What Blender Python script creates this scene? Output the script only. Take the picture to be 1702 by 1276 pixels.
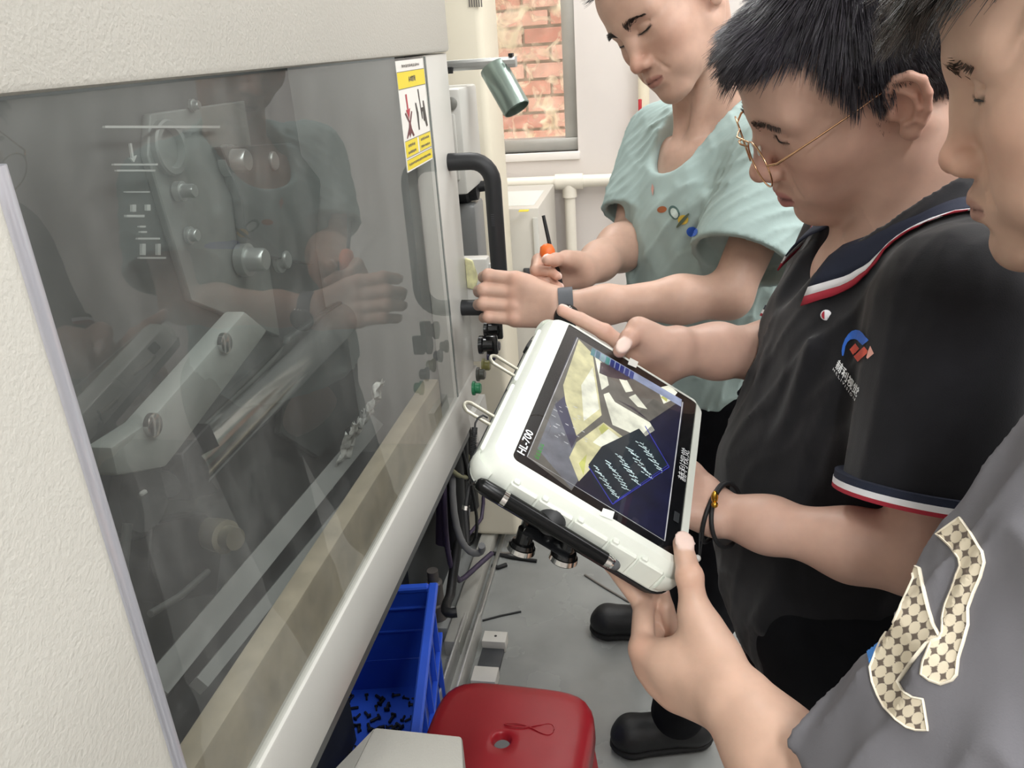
import bpy, bmesh, math, random
import numpy as np
from mathutils import Vector, Matrix
from mathutils.bvhtree import BVHTree

for _o in list(bpy.data.objects):
    bpy.data.objects.remove(_o)
SC = bpy.context.scene
COL = SC.collection
random.seed(7)
RNG = np.random.default_rng(7)

# ---------------------------------------------------------------- camera
# world: X away from the machine face, Y along the aisle, Z up; the phone is held at 1.57 m
IMG_W, IMG_H, FOC = 1702.0, 1276.0, 1350.0
CAM_POS = np.array([0.0, 0.0, 1.57])


def _basis(px, py):
    """rows: world axes in camera space (x right, y down, z forward); the aisle's vanishing point is (px, py)"""
    d = np.array([px - 851.0, py - 638.0, FOC])
    d /= np.linalg.norm(d)
    r = math.radians(4.0)
    n = np.cross(d, np.array([math.cos(r), -math.sin(r), 0.0]))
    up = -n / np.linalg.norm(n)
    right = np.cross(d, up)
    return np.stack([right / np.linalg.norm(right), d, up])


RCAM = _basis(1092.0, 51.2)
YAW = RCAM @ _basis(1181.0, 45.0).T        # the figures were measured along a line of sight turned by a few degrees


def W(x, y, z):
    return CAM_POS + YAW @ (np.array([x, y, z], float) - CAM_POS)


def WD(x, y, z):
    return YAW @ np.array([x, y, z], float)


def P(px, py, depth):
    """point seen at a spot of the photograph at a given distance from the lens plane"""
    return CAM_POS + RCAM @ np.array([(px - 851.0) / FOC, (py - 638.0) / FOC, 1.0]) * depth


def _ray(px, py):
    return RCAM @ np.array([(px - 851.0) / FOC, (py - 638.0) / FOC, 1.0])


def PX(px, py, x):
    r = _ray(px, py)
    return CAM_POS + r * (x / r[0])


def PY(px, py, y):
    r = _ray(px, py)
    return CAM_POS + r * (y / r[1])


def PZ(px, py, z):
    r = _ray(px, py)
    return CAM_POS + r * ((z - CAM_POS[2]) / r[2])


cam_data = bpy.data.cameras.new('camera')
cam_data.sensor_fit = 'HORIZONTAL'
cam_data.sensor_width = 36.0
cam_data.lens = 36.0 * FOC / IMG_W
cam_data.clip_start = 0.02
cam = bpy.data.objects.new('camera', cam_data)
COL.objects.link(cam)
_m = np.eye(4)
_m[:3, 0] = RCAM[:, 0]
_m[:3, 1] = -RCAM[:, 1]
_m[:3, 2] = -RCAM[:, 2]
_m[:3, 3] = CAM_POS
cam.matrix_world = Matrix(_m.tolist())
SC.camera = cam

# ---------------------------------------------------------------- light and exposure
SC.view_settings.view_transform = 'Standard'
SC.view_settings.look = 'None'
SC.view_settings.gamma = 1.0
SC.view_settings.use_curve_mapping = False
SC.view_settings.exposure = 0.30
world = bpy.data.worlds.new('world')
SC.world = world
world.use_nodes = True
world.node_tree.nodes['Background'].inputs[0].default_value = (0.93, 0.96, 1.0, 1)
world.node_tree.nodes['Background'].inputs[1].default_value = 4.0


def area_light(name, loc, size, size_y, power, color=(1, 1, 1), rot=(0, 0, 0)):
    l = bpy.data.lights.new(name, 'AREA')
    l.shape = 'RECTANGLE'
    l.size = size
    l.size_y = size_y
    l.energy = power
    l.color = color
    o = bpy.data.objects.new(name, l)
    o.location = loc
    o.rotation_euler = rot
    COL.objects.link(o)
    return o


# ---------------------------------------------------------------- materials
MATS = {}


def mat(name, color=(0.8, 0.8, 0.8), rough=0.5, metal=0.0, noise=None, bump=None, vcol=False, spec=0.5,
        sss=0.0, emit=None, coat=0.0, sheen=0.0, rough_noise=None):
    """noise=(scale, amount, detail) colour variation; bump=(scale, strength[, distance]) fine relief"""
    if name in MATS:
        return MATS[name]
    m = bpy.data.materials.new(name)
    m.use_nodes = True
    nt = m.node_tree
    N, L = nt.nodes, nt.links
    b = N['Principled BSDF']
    b.inputs['Base Color'].default_value = (*color, 1)
    b.inputs['Roughness'].default_value = rough
    b.inputs['Metallic'].default_value = metal
    b.inputs['Specular IOR Level'].default_value = spec
    b.inputs['Coat Weight'].default_value = coat
    b.inputs['Sheen Weight'].default_value = sheen
    tc = N.new('ShaderNodeTexCoord')
    col_out = None
    if vcol:
        a = N.new('ShaderNodeVertexColor')
        a.layer_name = 'Col'
        col_out = a.outputs['Color']
    if noise:
        t = N.new('ShaderNodeTexNoise')
        t.inputs['Scale'].default_value = noise[0]
        t.inputs['Detail'].default_value = noise[2] if len(noise) > 2 else 4
        L.new(tc.outputs['Object'], t.inputs['Vector'])
        mr = N.new('ShaderNodeMapRange')
        mr.inputs['From Min'].default_value = 0.3
        mr.inputs['From Max'].default_value = 0.7
        mr.inputs['To Min'].default_value = 1 - noise[1]
        mr.inputs['To Max'].default_value = 1 + noise[1]
        L.new(t.outputs['Fac'], mr.inputs['Value'])
        mx = N.new('ShaderNodeMix')
        mx.data_type = 'RGBA'
        mx.blend_type = 'MULTIPLY'
        mx.inputs['Factor'].default_value = 1
        if col_out:
            L.new(col_out, mx.inputs['A'])
        else:
            mx.inputs['A'].default_value = (*color, 1)
        L.new(mr.outputs['Result'], mx.inputs['B'])
        col_out = mx.outputs['Result']
    if col_out:
        L.new(col_out, b.inputs['Base Color'])
    if sss:
        b.inputs['Subsurface Weight'].default_value = sss
        b.inputs['Subsurface Radius'].default_value = (1.0, 0.35, 0.2)
        b.inputs['Subsurface Scale'].default_value = 0.006
    if bump:
        t = N.new('ShaderNodeTexNoise')
        t.inputs['Scale'].default_value = bump[0]
        t.inputs['Detail'].default_value = 3
        L.new(tc.outputs['Object'], t.inputs['Vector'])
        bp = N.new('ShaderNodeBump')
        bp.inputs['Strength'].default_value = bump[1]
        bp.inputs['Distance'].default_value = bump[2] if len(bump) > 2 else 0.001
        L.new(t.outputs['Fac'], bp.inputs['Height'])
        L.new(bp.outputs['Normal'], b.inputs['Normal'])
    if rough_noise:
        t = N.new('ShaderNodeTexNoise')
        t.inputs['Scale'].default_value = rough_noise[0]
        t.inputs['Detail'].default_value = 5
        L.new(tc.outputs['Object'], t.inputs['Vector'])
        mr = N.new('ShaderNodeMapRange')
        mr.inputs['From Min'].default_value = 0.3
        mr.inputs['From Max'].default_value = 0.7
        mr.inputs['To Min'].default_value = rough - rough_noise[1]
        mr.inputs['To Max'].default_value = rough + rough_noise[1]
        L.new(t.outputs['Fac'], mr.inputs['Value'])
        L.new(mr.outputs['Result'], b.inputs['Roughness'])
    if emit:
        b.inputs['Emission Color'].default_value = (*emit[0], 1)
        b.inputs['Emission Strength'].default_value = emit[1]
    MATS[name] = m
    return m


def srgb(h):
    h = h.lstrip('#')
    v = [int(h[i:i + 2], 16) / 255 for i in (0, 2, 4)]
    return tuple(c / 12.92 if c <= 0.04045 else ((c + 0.055) / 1.055) ** 2.4 for c in v)


# ---------------------------------------------------------------- object helpers
def link(name, me, m=None, parent=None, smooth=False):
    o = bpy.data.objects.new(name, me)
    if m is not None:
        if isinstance(m, (list, tuple)):
            for q in m:
                me.materials.append(q)
        elif not me.materials:
            me.materials.append(m)
    COL.objects.link(o)
    if parent is not None:
        o.parent = parent
    if smooth:
        me.polygons.foreach_set('use_smooth', [True] * len(me.polygons))
    return o


def tag(o, label=None, cat=None, group=None, kind=None):
    if label:
        o['label'] = label
    if cat:
        o['category'] = cat
    if group:
        o['group'] = group
    if kind:
        o['kind'] = kind
    return o


def empty(name, loc=(0, 0, 0), label=None, cat=None, group=None, kind=None):
    o = bpy.data.objects.new(name, None)
    o.empty_display_size = 0.05
    COL.objects.link(o)
    o.location = [float(v) for v in loc]
    o.matrix_world = Matrix.Translation([float(v) for v in loc])
    return tag(o, label, cat, group, kind)


def attach(o, parent):
    """parent while the mesh data is in world coordinates"""
    o.parent = parent
    # parts carry their shape in world coordinates, so only a top-level Empty adds an offset
    o.matrix_parent_inverse = parent.matrix_world.inverted() if parent.parent is None else Matrix.Identity(4)
    return o


class MB:
    """collects simple shapes in world coordinates into one mesh"""

    def __init__(self):
        self.bm = bmesh.new()

    def _xf(self, verts, M):
        if M is not None:
            bmesh.ops.transform(self.bm, matrix=M, verts=verts)

    def box(self, lo, hi, bevel=0.0, M=None, seg=2):
        lo, hi = np.minimum(lo, hi), np.maximum(lo, hi)
        r = bmesh.ops.create_cube(self.bm, size=1.0)
        vs = r['verts']
        for v in vs:
            v.co = Vector([(lo[i] + hi[i]) / 2 + v.co[i] * (hi[i] - lo[i]) for i in range(3)])
        if bevel > 0:
            es = list({e for v in vs for e in v.link_edges})
            g = bmesh.ops.bevel(self.bm, geom=es, offset=bevel, segments=seg, affect='EDGES', profile=0.5)
            vs = list({v for f in g['faces'] for v in f.verts} | {v for v in vs if v.is_valid})
        self._xf(vs, M)
        return self

    def cyl(self, a, b, r, r2=None, seg=20, caps=True):
        a, b = Vector([float(x) for x in a]), Vector([float(x) for x in b])
        d = b - a
        M = Matrix.Translation((a + b) / 2) @ d.to_track_quat('Z', 'Y').to_matrix().to_4x4()
        bmesh.ops.create_cone(self.bm, cap_ends=caps, cap_tris=False, segments=seg, radius1=r,
                              radius2=r if r2 is None else r2, depth=d.length, matrix=M)
        return self

    def sphere(self, c, r, seg=20, sc=(1, 1, 1), M=None):
        T = Matrix.Translation([float(x) for x in c]) @ (M or Matrix.Identity(4)) @ Matrix.Diagonal((*sc, 1))
        bmesh.ops.create_uvsphere(self.bm, u_segments=seg, v_segments=max(6, seg // 2), radius=r, matrix=T)
        return self

    def tube(self, pts, r, seg=10, closed=False, caps=True, flat=None):
        pts = [np.asarray(p, float) for p in pts]
        n = len(pts)
        rad = r if hasattr(r, '__len__') else [r] * n
        rings = []
        prev = None
        for i in range(n):
            if closed:
                t = pts[(i + 1) % n] - pts[i - 1]
            else:
                t = pts[min(i + 1, n - 1)] - pts[max(i - 1, 0)]
            t /= (np.linalg.norm(t) + 1e-12)
            if prev is None:
                up = np.array([0, 0, 1.0]) if abs(t[2]) < 0.9 else np.array([1.0, 0, 0])
                a = np.cross(t, up)
            else:
                a = prev - t * (prev @ t)
            a /= (np.linalg.norm(a) + 1e-12)
            prev = a
            b = np.cross(t, a)
            ring = []
            for k in range(seg):
                th = 2 * math.pi * k / seg
                fa, fb = (1, 1) if flat is None else flat
                ring.append(self.bm.verts.new(pts[i] + rad[i] * (fa * math.cos(th) * a + fb * math.sin(th) * b)))
            rings.append(ring)
        m = n if closed else n - 1
        for i in range(m):
            A, B = rings[i], rings[(i + 1) % n]
            for k in range(seg):
                self.bm.faces.new((A[k], A[(k + 1) % seg], B[(k + 1) % seg], B[k]))
        if caps and not closed:
            self.bm.faces.new(rings[0][::-1])
            self.bm.faces.new(rings[-1])
        return self

    def lathe(self, a, axis, prof, seg=24):
        """prof: list of (height, radius) along axis from a"""
        a = np.asarray(a, float)
        t = np.asarray(axis, float)
        t /= np.linalg.norm(t)
        up = np.array([0, 0, 1.0]) if abs(t[2]) < 0.9 else np.array([1.0, 0, 0])
        e1 = np.cross(t, up)
        e1 /= np.linalg.norm(e1)
        e2 = np.cross(t, e1)
        rings = []
        for h, r in prof:
            rings.append([self.bm.verts.new(a + t * h + r * (math.cos(2 * math.pi * k / seg) * e1 + math.sin(2 * math.pi * k / seg) * e2)) for k in range(seg)])
        for A, B in zip(rings[:-1], rings[1:]):
            for k in range(seg):
                self.bm.faces.new((A[k], A[(k + 1) % seg], B[(k + 1) % seg], B[k]))
        self.bm.faces.new(rings[0][::-1])
        self.bm.faces.new(rings[-1])
        return self

    def prism(self, poly, ext):
        """poly: 3D points (planar), extruded by vector ext"""
        ext = np.asarray(ext, float)
        A = [self.bm.verts.new(np.asarray(p, float)) for p in poly]
        B = [self.bm.verts.new(np.asarray(p, float) + ext) for p in poly]
        n = len(A)
        self.bm.faces.new(A)
        self.bm.faces.new(B[::-1])
        for i in range(n):
            self.bm.faces.new((A[i], B[i], B[(i + 1) % n], A[(i + 1) % n]))
        return self

    def quad(self, *pts):
        self.bm.faces.new([self.bm.verts.new(np.asarray(p, float)) for p in pts])
        return self

    def bevel(self, off, seg=2, angle=30):
        bmesh.ops.remove_doubles(self.bm, verts=self.bm.verts, dist=1e-5)
        es = [e for e in self.bm.edges if len(e.link_faces) == 2 and e.calc_face_angle(0) > math.radians(angle)]
        bmesh.ops.bevel(self.bm, geom=es, offset=off, segments=seg, affect='EDGES', profile=0.5)
        return self

    def build(self, name, m, parent=None, smooth=None, matrix=None):
        bmesh.ops.recalc_face_normals(self.bm, faces=self.bm.faces)
        me = bpy.data.meshes.new(name)
        self.bm.to_mesh(me)
        self.bm.free()
        o = link(name, me, m)
        if smooth is not None:
            me.polygons.foreach_set('use_smooth', [True] * len(me.polygons))
            if smooth < 180:
                me.set_sharp_from_angle(angle=math.radians(smooth))
        if matrix is not None:
            me.transform(matrix)
        if parent is not None:
            attach(o, parent)
        return o


def dup(o, M, label=None):
    """copy of a one-mesh or parented thing, moved by matrix M"""
    c = o.copy()
    COL.objects.link(c)
    c.matrix_world = M @ o.matrix_world
    for ch in o.children:
        d = ch.copy()
        COL.objects.link(d)
        d.parent = c
        d.matrix_parent_inverse = ch.matrix_parent_inverse.copy()
    if label:
        c['label'] = label
    return c


# ---------------------------------------------------------------- signed-distance modelling for organic shapes
def nrm(v):
    v = np.asarray(v, float)
    return v / (np.linalg.norm(v) + 1e-12)


def rot_axis(axis, deg):
    return np.array(Matrix.Rotation(math.radians(deg), 3, Vector([float(x) for x in axis])))


class SDF:
    def __init__(self):
        self.pr = []
        self.T = (np.eye(3), np.zeros(3), 1.0)

    def frame(self, Rm=np.eye(3), t=np.zeros(3), s=1.0):
        self.T = (np.asarray(Rm, float), np.asarray(t, float), float(s))
        return self

    def w(self, p):
        Rm, t, s = self.T
        return Rm @ (np.asarray(p, float) * s) + t

    def cone(self, a, b, ra, rb=None, k=0.01, op='u'):
        s = self.T[2]
        self.pr.append(('c', op, k * s, self.w(a), self.w(b), ra * s, (ra if rb is None else rb) * s))
        return self

    def chain(self, pts, rs, k=0.01, op='u', k0=None):
        for i in range(len(pts) - 1):
            self.cone(pts[i], pts[i + 1], rs[i], rs[i + 1], k if (i or k0 is None) else k0, op)
        return self

    def ell(self, c, r, k=0.01, op='u', rot=None):
        Rm, t, s = self.T
        M = Rm if rot is None else Rm @ rot
        self.pr.append(('e', op, k * s, self.w(c), M.copy(), np.asarray(r, float) * s))
        return self

    def box(self, c, h, rad, k=0.01, op='u', rot=None):
        Rm, t, s = self.T
        M = Rm if rot is None else Rm @ rot
        self.pr.append(('b', op, k * s, self.w(c), M.copy(), np.asarray(h, float) * s, rad * s))
        return self

    def cut(self, p, n, k=0.002):
        """keep the side the normal points away from"""
        self.pr.append(('p', 'i', k, self.w(p), self.T[0] @ nrm(n)))
        return self

    def func(self, fn):
        self.pr.append(('f', 'f', 0.0, fn))
        return self

    @staticmethod
    def _d(q, X):
        t = q[0]
        if t == 'c':
            a, b, ra, rb = q[3:7]
            ab = (b - a).astype(np.float32)
            L2 = float(ab @ ab) + 1e-12
            L = math.sqrt(L2)
            pa = X - a.astype(np.float32)
            h = (pa @ ab) / L2
            # correct the parameter for the taper
            sl = (ra - rb) / L
            if abs(sl) < 0.95 and L > 1e-5:
                perp2 = np.maximum(np.einsum('ij,ij->i', pa, pa) - h * h * L2, 0)
                h = h - np.sqrt(perp2) * (sl / math.sqrt(1 - sl * sl)) / L
            h = np.clip(h, 0, 1)
            v = pa - h[:, None] * ab
            return np.sqrt(np.einsum('ij,ij->i', v, v)) - (ra + (rb - ra) * h)
        if t == 'e':
            c, M, r = q[3:6]
            p = (X - c.astype(np.float32)) @ M.astype(np.float32)
            p = p * (1.0 / r).astype(np.float32)
            k0 = np.sqrt(np.einsum('ij,ij->i', p, p))
            p = p * (1.0 / r).astype(np.float32)
            k1 = np.sqrt(np.einsum('ij,ij->i', p, p)) + 1e-9
            return k0 * (k0 - 1) / k1
        if t == 'b':
            c, M, h, rad = q[3:7]
            p = np.abs((X - c.astype(np.float32)) @ M.astype(np.float32)) - (h - rad).astype(np.float32)
            return np.linalg.norm(np.maximum(p, 0), axis=1) + np.minimum(p.max(axis=1), 0) - rad
        if t == 'p':
            return (X - q[3].astype(np.float32)) @ q[4].astype(np.float32)

    def eval(self, X, use=None):
        X = X.astype(np.float32)
        d = np.full(len(X), 1.0, np.float32)
        for i, q in enumerate(self.pr):
            op, k = q[1], q[2]
            if op == 'f':
                d = q[3](X, d)
                continue
            if use is not None and not use[i]:
                continue
            e = self._d(q, X)
            if op == 'u':
                if k > 1e-6:
                    h = np.maximum(k - np.abs(d - e), 0) / k
                    d = np.minimum(d, e) - h * h * k * 0.25
                else:
                    d = np.minimum(d, e)
            else:
                e2 = -e if op == 's' else e
                if k > 1e-6:
                    h = np.maximum(k - np.abs(d - e2), 0) / k
                    d = np.maximum(d, e2) + h * h * k * 0.25
                else:
                    d = np.maximum(d, e2)
        return d

    def bounds(self):
        lo, hi = np.full(3, 9e9), np.full(3, -9e9)
        for q in self.pr:
            if q[1] != 'u':
                continue
            if q[0] == 'c':
                for p, r in ((q[3], q[5]), (q[4], q[6])):
                    lo, hi = np.minimum(lo, p - r), np.maximum(hi, p + r)
            else:
                r = np.linalg.norm(q[5])
                lo, hi = np.minimum(lo, q[3] - r), np.maximum(hi, q[3] + r)
        return lo - 0.01, hi + 0.01

    def mesh(self, vox, smooth=1, keep_band=0.95):
        B = 8
        lo, hi = self.bounds()
        nb = np.ceil((hi - lo) / (B * vox)).astype(int) + 1
        gi = np.stack(np.meshgrid(*[np.arange(n) for n in nb], indexing='ij'), -1).reshape(-1, 3)
        keep = []
        for c0 in range(0, len(gi), 200000):
            g = gi[c0:c0 + 200000]
            cc = lo + (g + 0.5) * B * vox
            dd = self.eval(cc)
            keep.append(g[np.abs(dd) < B * vox * keep_band])
        blk = np.concatenate(keep)
        sup = blk // 2
        skey = (sup[:, 0] * 4096 + sup[:, 1]) * 4096 + sup[:, 2]
        order = np.argsort(skey, kind='stable')
        blk, skey = blk[order], skey[order]
        off = np.stack(np.meshgrid(*[np.arange(B + 1)] * 3, indexing='ij'), -1).reshape(-1, 3)
        vals = np.empty((len(blk), (B + 1) ** 3), np.float32)
        st = np.flatnonzero(np.r_[True, skey[1:] != skey[:-1]])
        en = np.r_[st[1:], len(blk)]
        # which shapes can matter in which neighbourhood
        scen = (lo + (sup[order][st] + 0.5) * 2 * B * vox).astype(np.float32)
        srad = B * vox * 1.75
        use = np.ones((len(self.pr), len(st)), bool)
        margin = 0.06 if any(q[0] == 'f' for q in self.pr) else 0.012
        for i, q in enumerate(self.pr):
            if q[1] in 'us':
                use[i] = self._d(q, scen) * (0.6 if q[0] == 'e' else 1.0) - srad < q[2] + margin
        for j, (a, b) in enumerate(zip(st, en)):
            flat = (lo + (blk[a:b, None, :] * B + off[None]) * vox).reshape(-1, 3)
            vals[a:b] = self.eval(flat, use[:, j]).reshape(b - a, -1)
        V = vals.reshape(-1, B + 1, B + 1, B + 1)
        S = V < 0
        c8 = np.stack([S[:, i:i + B, j:j + B, k:k + B] for i in (0, 1) for j in (0, 1) for k in (0, 1)], -1)
        cnt = c8.sum(-1)
        act = np.argwhere((cnt > 0) & (cnt < 8))
        bi, I = act[:, 0], act[:, 1:]
        corner = np.array([(i, j, k) for i in (0, 1) for j in (0, 1) for k in (0, 1)])
        cv = np.stack([V[bi, I[:, 0] + o[0], I[:, 1] + o[1], I[:, 2] + o[2]] for o in corner], 1)
        acc = np.zeros((len(I), 3))
        num = np.zeros(len(I))
        for a in range(8):
            for b in range(a + 1, 8):
                if np.abs(corner[a] - corner[b]).sum() != 1:
                    continue
                va, vb = cv[:, a], cv[:, b]
                x = (va < 0) != (vb < 0)
                t = np.where(x, va / np.where(x, va - vb, 1), 0)
                acc += np.where(x[:, None], corner[a] + t[:, None] * (corner[b] - corner[a]), 0)
                num += x
        loc = acc / num[:, None]
        gcell = blk[bi] * B + I
        co = lo + (gcell + loc) * vox
        D = (nb * B + 2).astype(np.int64)

        def key(g):
            return (g[:, 0].astype(np.int64) * D[1] + g[:, 1]) * D[2] + g[:, 2]
        kk = key(gcell)
        so = np.argsort(kk)
        ks = kk[so]
        quads = []
        for ax in range(3):
            sl0 = [slice(0, B)] * 3
            sl1 = [slice(0, B)] * 3
            sl1[ax] = slice(1, B + 1)
            A = S[(slice(None), *sl0)]
            Bq = S[(slice(None), *sl1)]
            e = np.argwhere(A != Bq)
            inside = A[tuple(e.T)]
            g = blk[e[:, 0]] * B + e[:, 1:]
            u, v = (ax + 1) % 3, (ax + 2) % 3
            ids = []
            ok = np.ones(len(g), bool)
            for du, dv in ((0, 0), (-1, 0), (-1, -1), (0, -1)):
                h = g.copy()
                h[:, u] += du
                h[:, v] += dv
                q = key(h)
                ix = np.searchsorted(ks, q)
                ix = np.minimum(ix, len(ks) - 1)
                ok &= ks[ix] == q
                ids.append(so[ix])
            ids = np.stack(ids, 1)
            ids[~inside] = ids[~inside][:, ::-1]
            quads.append(ids[ok])
        F = np.concatenate(quads)
        for _ in range(smooth):
            for lam in (0.55, -0.5):
                e = np.concatenate([F[:, [i, (i + 1) % 4]] for i in range(4)])
                n = np.bincount(e.ravel(), minlength=len(co)).astype(float)
                av = np.stack([np.bincount(e[:, 0], co[e[:, 1], c], len(co)) + np.bincount(e[:, 1], co[e[:, 0], c], len(co)) for c in range(3)], 1)
                av = av / np.maximum(n, 1)[:, None]
                co = np.where(n[:, None] > 0, co + lam * (av - co), co)
        return co, F


def pymesh(name, co, F, m=None, parent=None, colors=None, smooth=True):
    me = bpy.data.meshes.new(name)
    me.vertices.add(len(co))
    me.vertices.foreach_set('co', np.asarray(co, np.float32).ravel())
    F = np.asarray(F)
    nf, nv = F.shape
    me.loops.add(nf * nv)
    me.loops.foreach_set('vertex_index', F.ravel().astype(np.int32))
    me.polygons.add(nf)
    me.polygons.foreach_set('loop_start', np.arange(nf, dtype=np.int32) * nv)
    me.update(calc_edges=True)
    if colors is not None:
        at = me.color_attributes.new('Col', 'FLOAT_COLOR', 'POINT')
        c4 = np.ones((len(co), 4), np.float32)
        c4[:, :3] = colors
        at.data.foreach_set('color', c4.ravel())
    if smooth:
        me.polygons.foreach_set('use_smooth', np.ones(nf, bool))
    o = link(name, me, m)
    if parent is not None:
        attach(o, parent)
    return o


def join_meshes(parts):
    cs, fs, n = [], [], 0
    for co, F in parts:
        cs.append(co)
        fs.append(F + n)
        n += len(co)
    return np.concatenate(cs), np.concatenate(fs)


# ---------------------------------------------------------------- the tablet's place (the hands need it)
TAB_O = W(-0.0776, 0.6940, 1.2273)
TAB_U = nrm(WD(0.0448, 0.9895, 0.1371))
TAB_N = nrm(WD(0.5556, -0.1388, 0.8198))
TAB_N = nrm(TAB_N - TAB_U * (TAB_N @ TAB_U))
TAB_V = np.cross(TAB_N, TAB_U)


def TAB(u, v, n=0.0):
    return TAB_O + TAB_U * u + TAB_V * v + TAB_N * n


def on_tab(px, py, n=0.0):
    """point of the plane n above the screen seen at this spot"""
    r = _ray(px, py)
    t = ((TAB_O + TAB_N * n - CAM_POS) @ TAB_N) / (r @ TAB_N)
    return CAM_POS + r * t


# ---------------------------------------------------------------- people: hands
def rot_about(v, axis, deg):
    return rot_axis(nrm(axis), deg) @ v


def gen_hand(w, F, N, thumb_up, curls, thumb, spread=4.0, s=1.0):
    """w wrist, F finger direction, N direction of the back of the hand, thumb_up lateral direction of the thumb side;
    curls: per finger (mcp, pip, dip) degrees; thumb: (out, forward, palmward) lengths guide"""
    F = nrm(F)
    N = nrm(np.asarray(N) - F * (np.asarray(N) @ F))
    X = np.cross(F, N)
    if X @ np.asarray(thumb_up) < 0:
        X = -X
    J = {'w': np.asarray(w), 'n': N}
    lay = {'i': (0.026, 0.092, (0.044, 0.026, 0.020)), 'm': (0.006, 0.094, (0.048, 0.030, 0.021)),
           'r': (-0.014, 0.088, (0.044, 0.028, 0.021)), 'p': (-0.032, 0.080, (0.035, 0.021, 0.018))}
    for q, (k, (lx, ly, ph)) in enumerate(lay.items()):
        c = curls[k]
        p = w + (X * lx + F * ly) * s
        sp = (1.5 - q) * spread
        d = rot_about(F, N, sp if (np.cross(N, F) @ X) > 0 else -sp)
        pts = [p]
        nn = N.copy()
        ax = np.cross(nn, d)
        for a, L in zip(c, ph):
            d = rot_about(d, ax, -a) if (rot_about(d, ax, -5) - d) @ N < 0 else rot_about(d, ax, a)
            p = p + d * L * s
            pts.append(p)
        J[k] = pts
    o, f_, pl = thumb
    cmc = w + (X * 0.022 + F * 0.022 - N * 0.008) * s
    d1 = nrm(X * o + F * f_ - N * pl)
    d2 = nrm(X * o * 0.55 + F * f_ * 1.2 - N * pl * 1.1)
    J['t'] = [cmc, cmc + d1 * 0.044 * s, cmc + d1 * 0.044 * s + d2 * 0.032 * s, cmc + d1 * 0.044 * s + d2 * 0.056 * s]
    return J


FR = {'i': (0.0105, 0.0093, 0.0083, 0.0068), 'm': (0.0107, 0.0095, 0.0085, 0.0070),
      'r': (0.0103, 0.0090, 0.0080, 0.0066), 'p': (0.0092, 0.0078, 0.0070, 0.0058)}


def hand_sdf(S, J, s=1.0, nails=None, web=True):
    """fingers are grown one by one so that they stay apart"""
    w, n = J['w'], J['n']
    mc = np.mean([J[k][0] for k in 'imrp'], 0)
    for k in 'imrp':
        m = J[k][0]
        lat = (m - mc)
        a = w + lat * 0.42 + (m - w) * 0.06
        S.cone(a, m - n * 0.003, 0.0155 * s, 0.0118 * s, 0.014)
        S.ell(m + n * 0.0045 * s, (0.0075 * s,) * 3, 0.008)
    a, b, c, d = J['t']
    S.cone(w + (a - w) * 0.3, a, 0.018 * s, 0.0155 * s, 0.014)
    S.cone(a, b, 0.0160 * s, 0.0122 * s, 0.012)
    if web:
        S.cone(a * 0.35 + b * 0.65, J['i'][0] * 0.75 + w * 0.25, 0.0075 * s, 0.008 * s, 0.022)
    for k in 'imrp':
        pts = J[k]
        r = np.array(FR[k]) * s
        S.cone(pts[0], pts[1], r[0], r[1], 0.004)
        S.cone(pts[1], pts[2], r[1], r[2], 0.002)
        S.cone(pts[2], pts[3], r[2], r[3], 0.002)
        S.ell(pts[1], (r[1] * 1.07,) * 3, 0.003)
    S.cone(b, c, 0.0118 * s, 0.0102 * s, 0.006)
    S.ell(c, (0.0108 * s,) * 3, 0.004)
    S.cone(c, d, 0.0102 * s, 0.0080 * s, 0.003)
    for k in 'imrpt':
        pts = J[k]
        dd = nrm(pts[-1] - pts[-2])
        nd = J.get('nd_' + k)
        if nd is None:
            # dorsal side of the last joint: away from the bend
            bend = np.cross(pts[-3] - pts[-2], pts[-1] - pts[-2])
            nd = np.cross(dd, bend) if np.linalg.norm(bend) > 1e-7 else n
            q = nrm(pts[-2] - (pts[-3] + pts[-1]) / 2) if np.linalg.norm(bend) > 1e-7 else n
            if nd @ q < 0:
                nd = -nd
        nd = nrm(nd - dd * (np.asarray(nd) @ dd))
        r = (0.0080 if k == 't' else FR[k][3]) * s
        lat = np.cross(dd, nd)
        Rm = np.stack([lat, dd, nd], 1)
        big = 1.5 if k == 't' else 1.05
        cpos = pts[-1] + nd * r * (0.90 if k == 't' else 0.80) - dd * (0.0045 if k == 't' else 0.0015)
        S.ell(cpos, (0.0058 * s * big, 0.0080 * s * big, 0.0026), 0.0008, 'u', Rm)
        if nails is not None:
            nails.append((cpos, Rm, (0.0066 * s * big, 0.0085 * s * big, 0.0045)))


def arm_sdf(S, sh, el, wr, hand_dir, s=1.0, up=0.35):
    """upper arm from under the sleeve, forearm with its bulge, flat wrist"""
    a = sh + (el - sh) * up
    S.cone(a, el, 0.047 * s, 0.040 * s, 0.0)
    m = el + (wr - el) * 0.28
    S.cone(el, m, 0.039 * s, 0.0425 * s, 0.02)
    q = el + (wr - el) * 0.72
    S.cone(m, q, 0.0425 * s, 0.031 * s, 0.02)
    ax = nrm(wr - el)
    lat = np.asarray(hand_dir) - ax * (np.asarray(hand_dir) @ ax)
    lat = nrm(lat)
    for sg in (-1, 1):
        S.cone(q + lat * sg * 0.006 * s, wr + lat * sg * 0.0095 * s, 0.027 * s, 0.0188 * s, 0.022)


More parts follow.
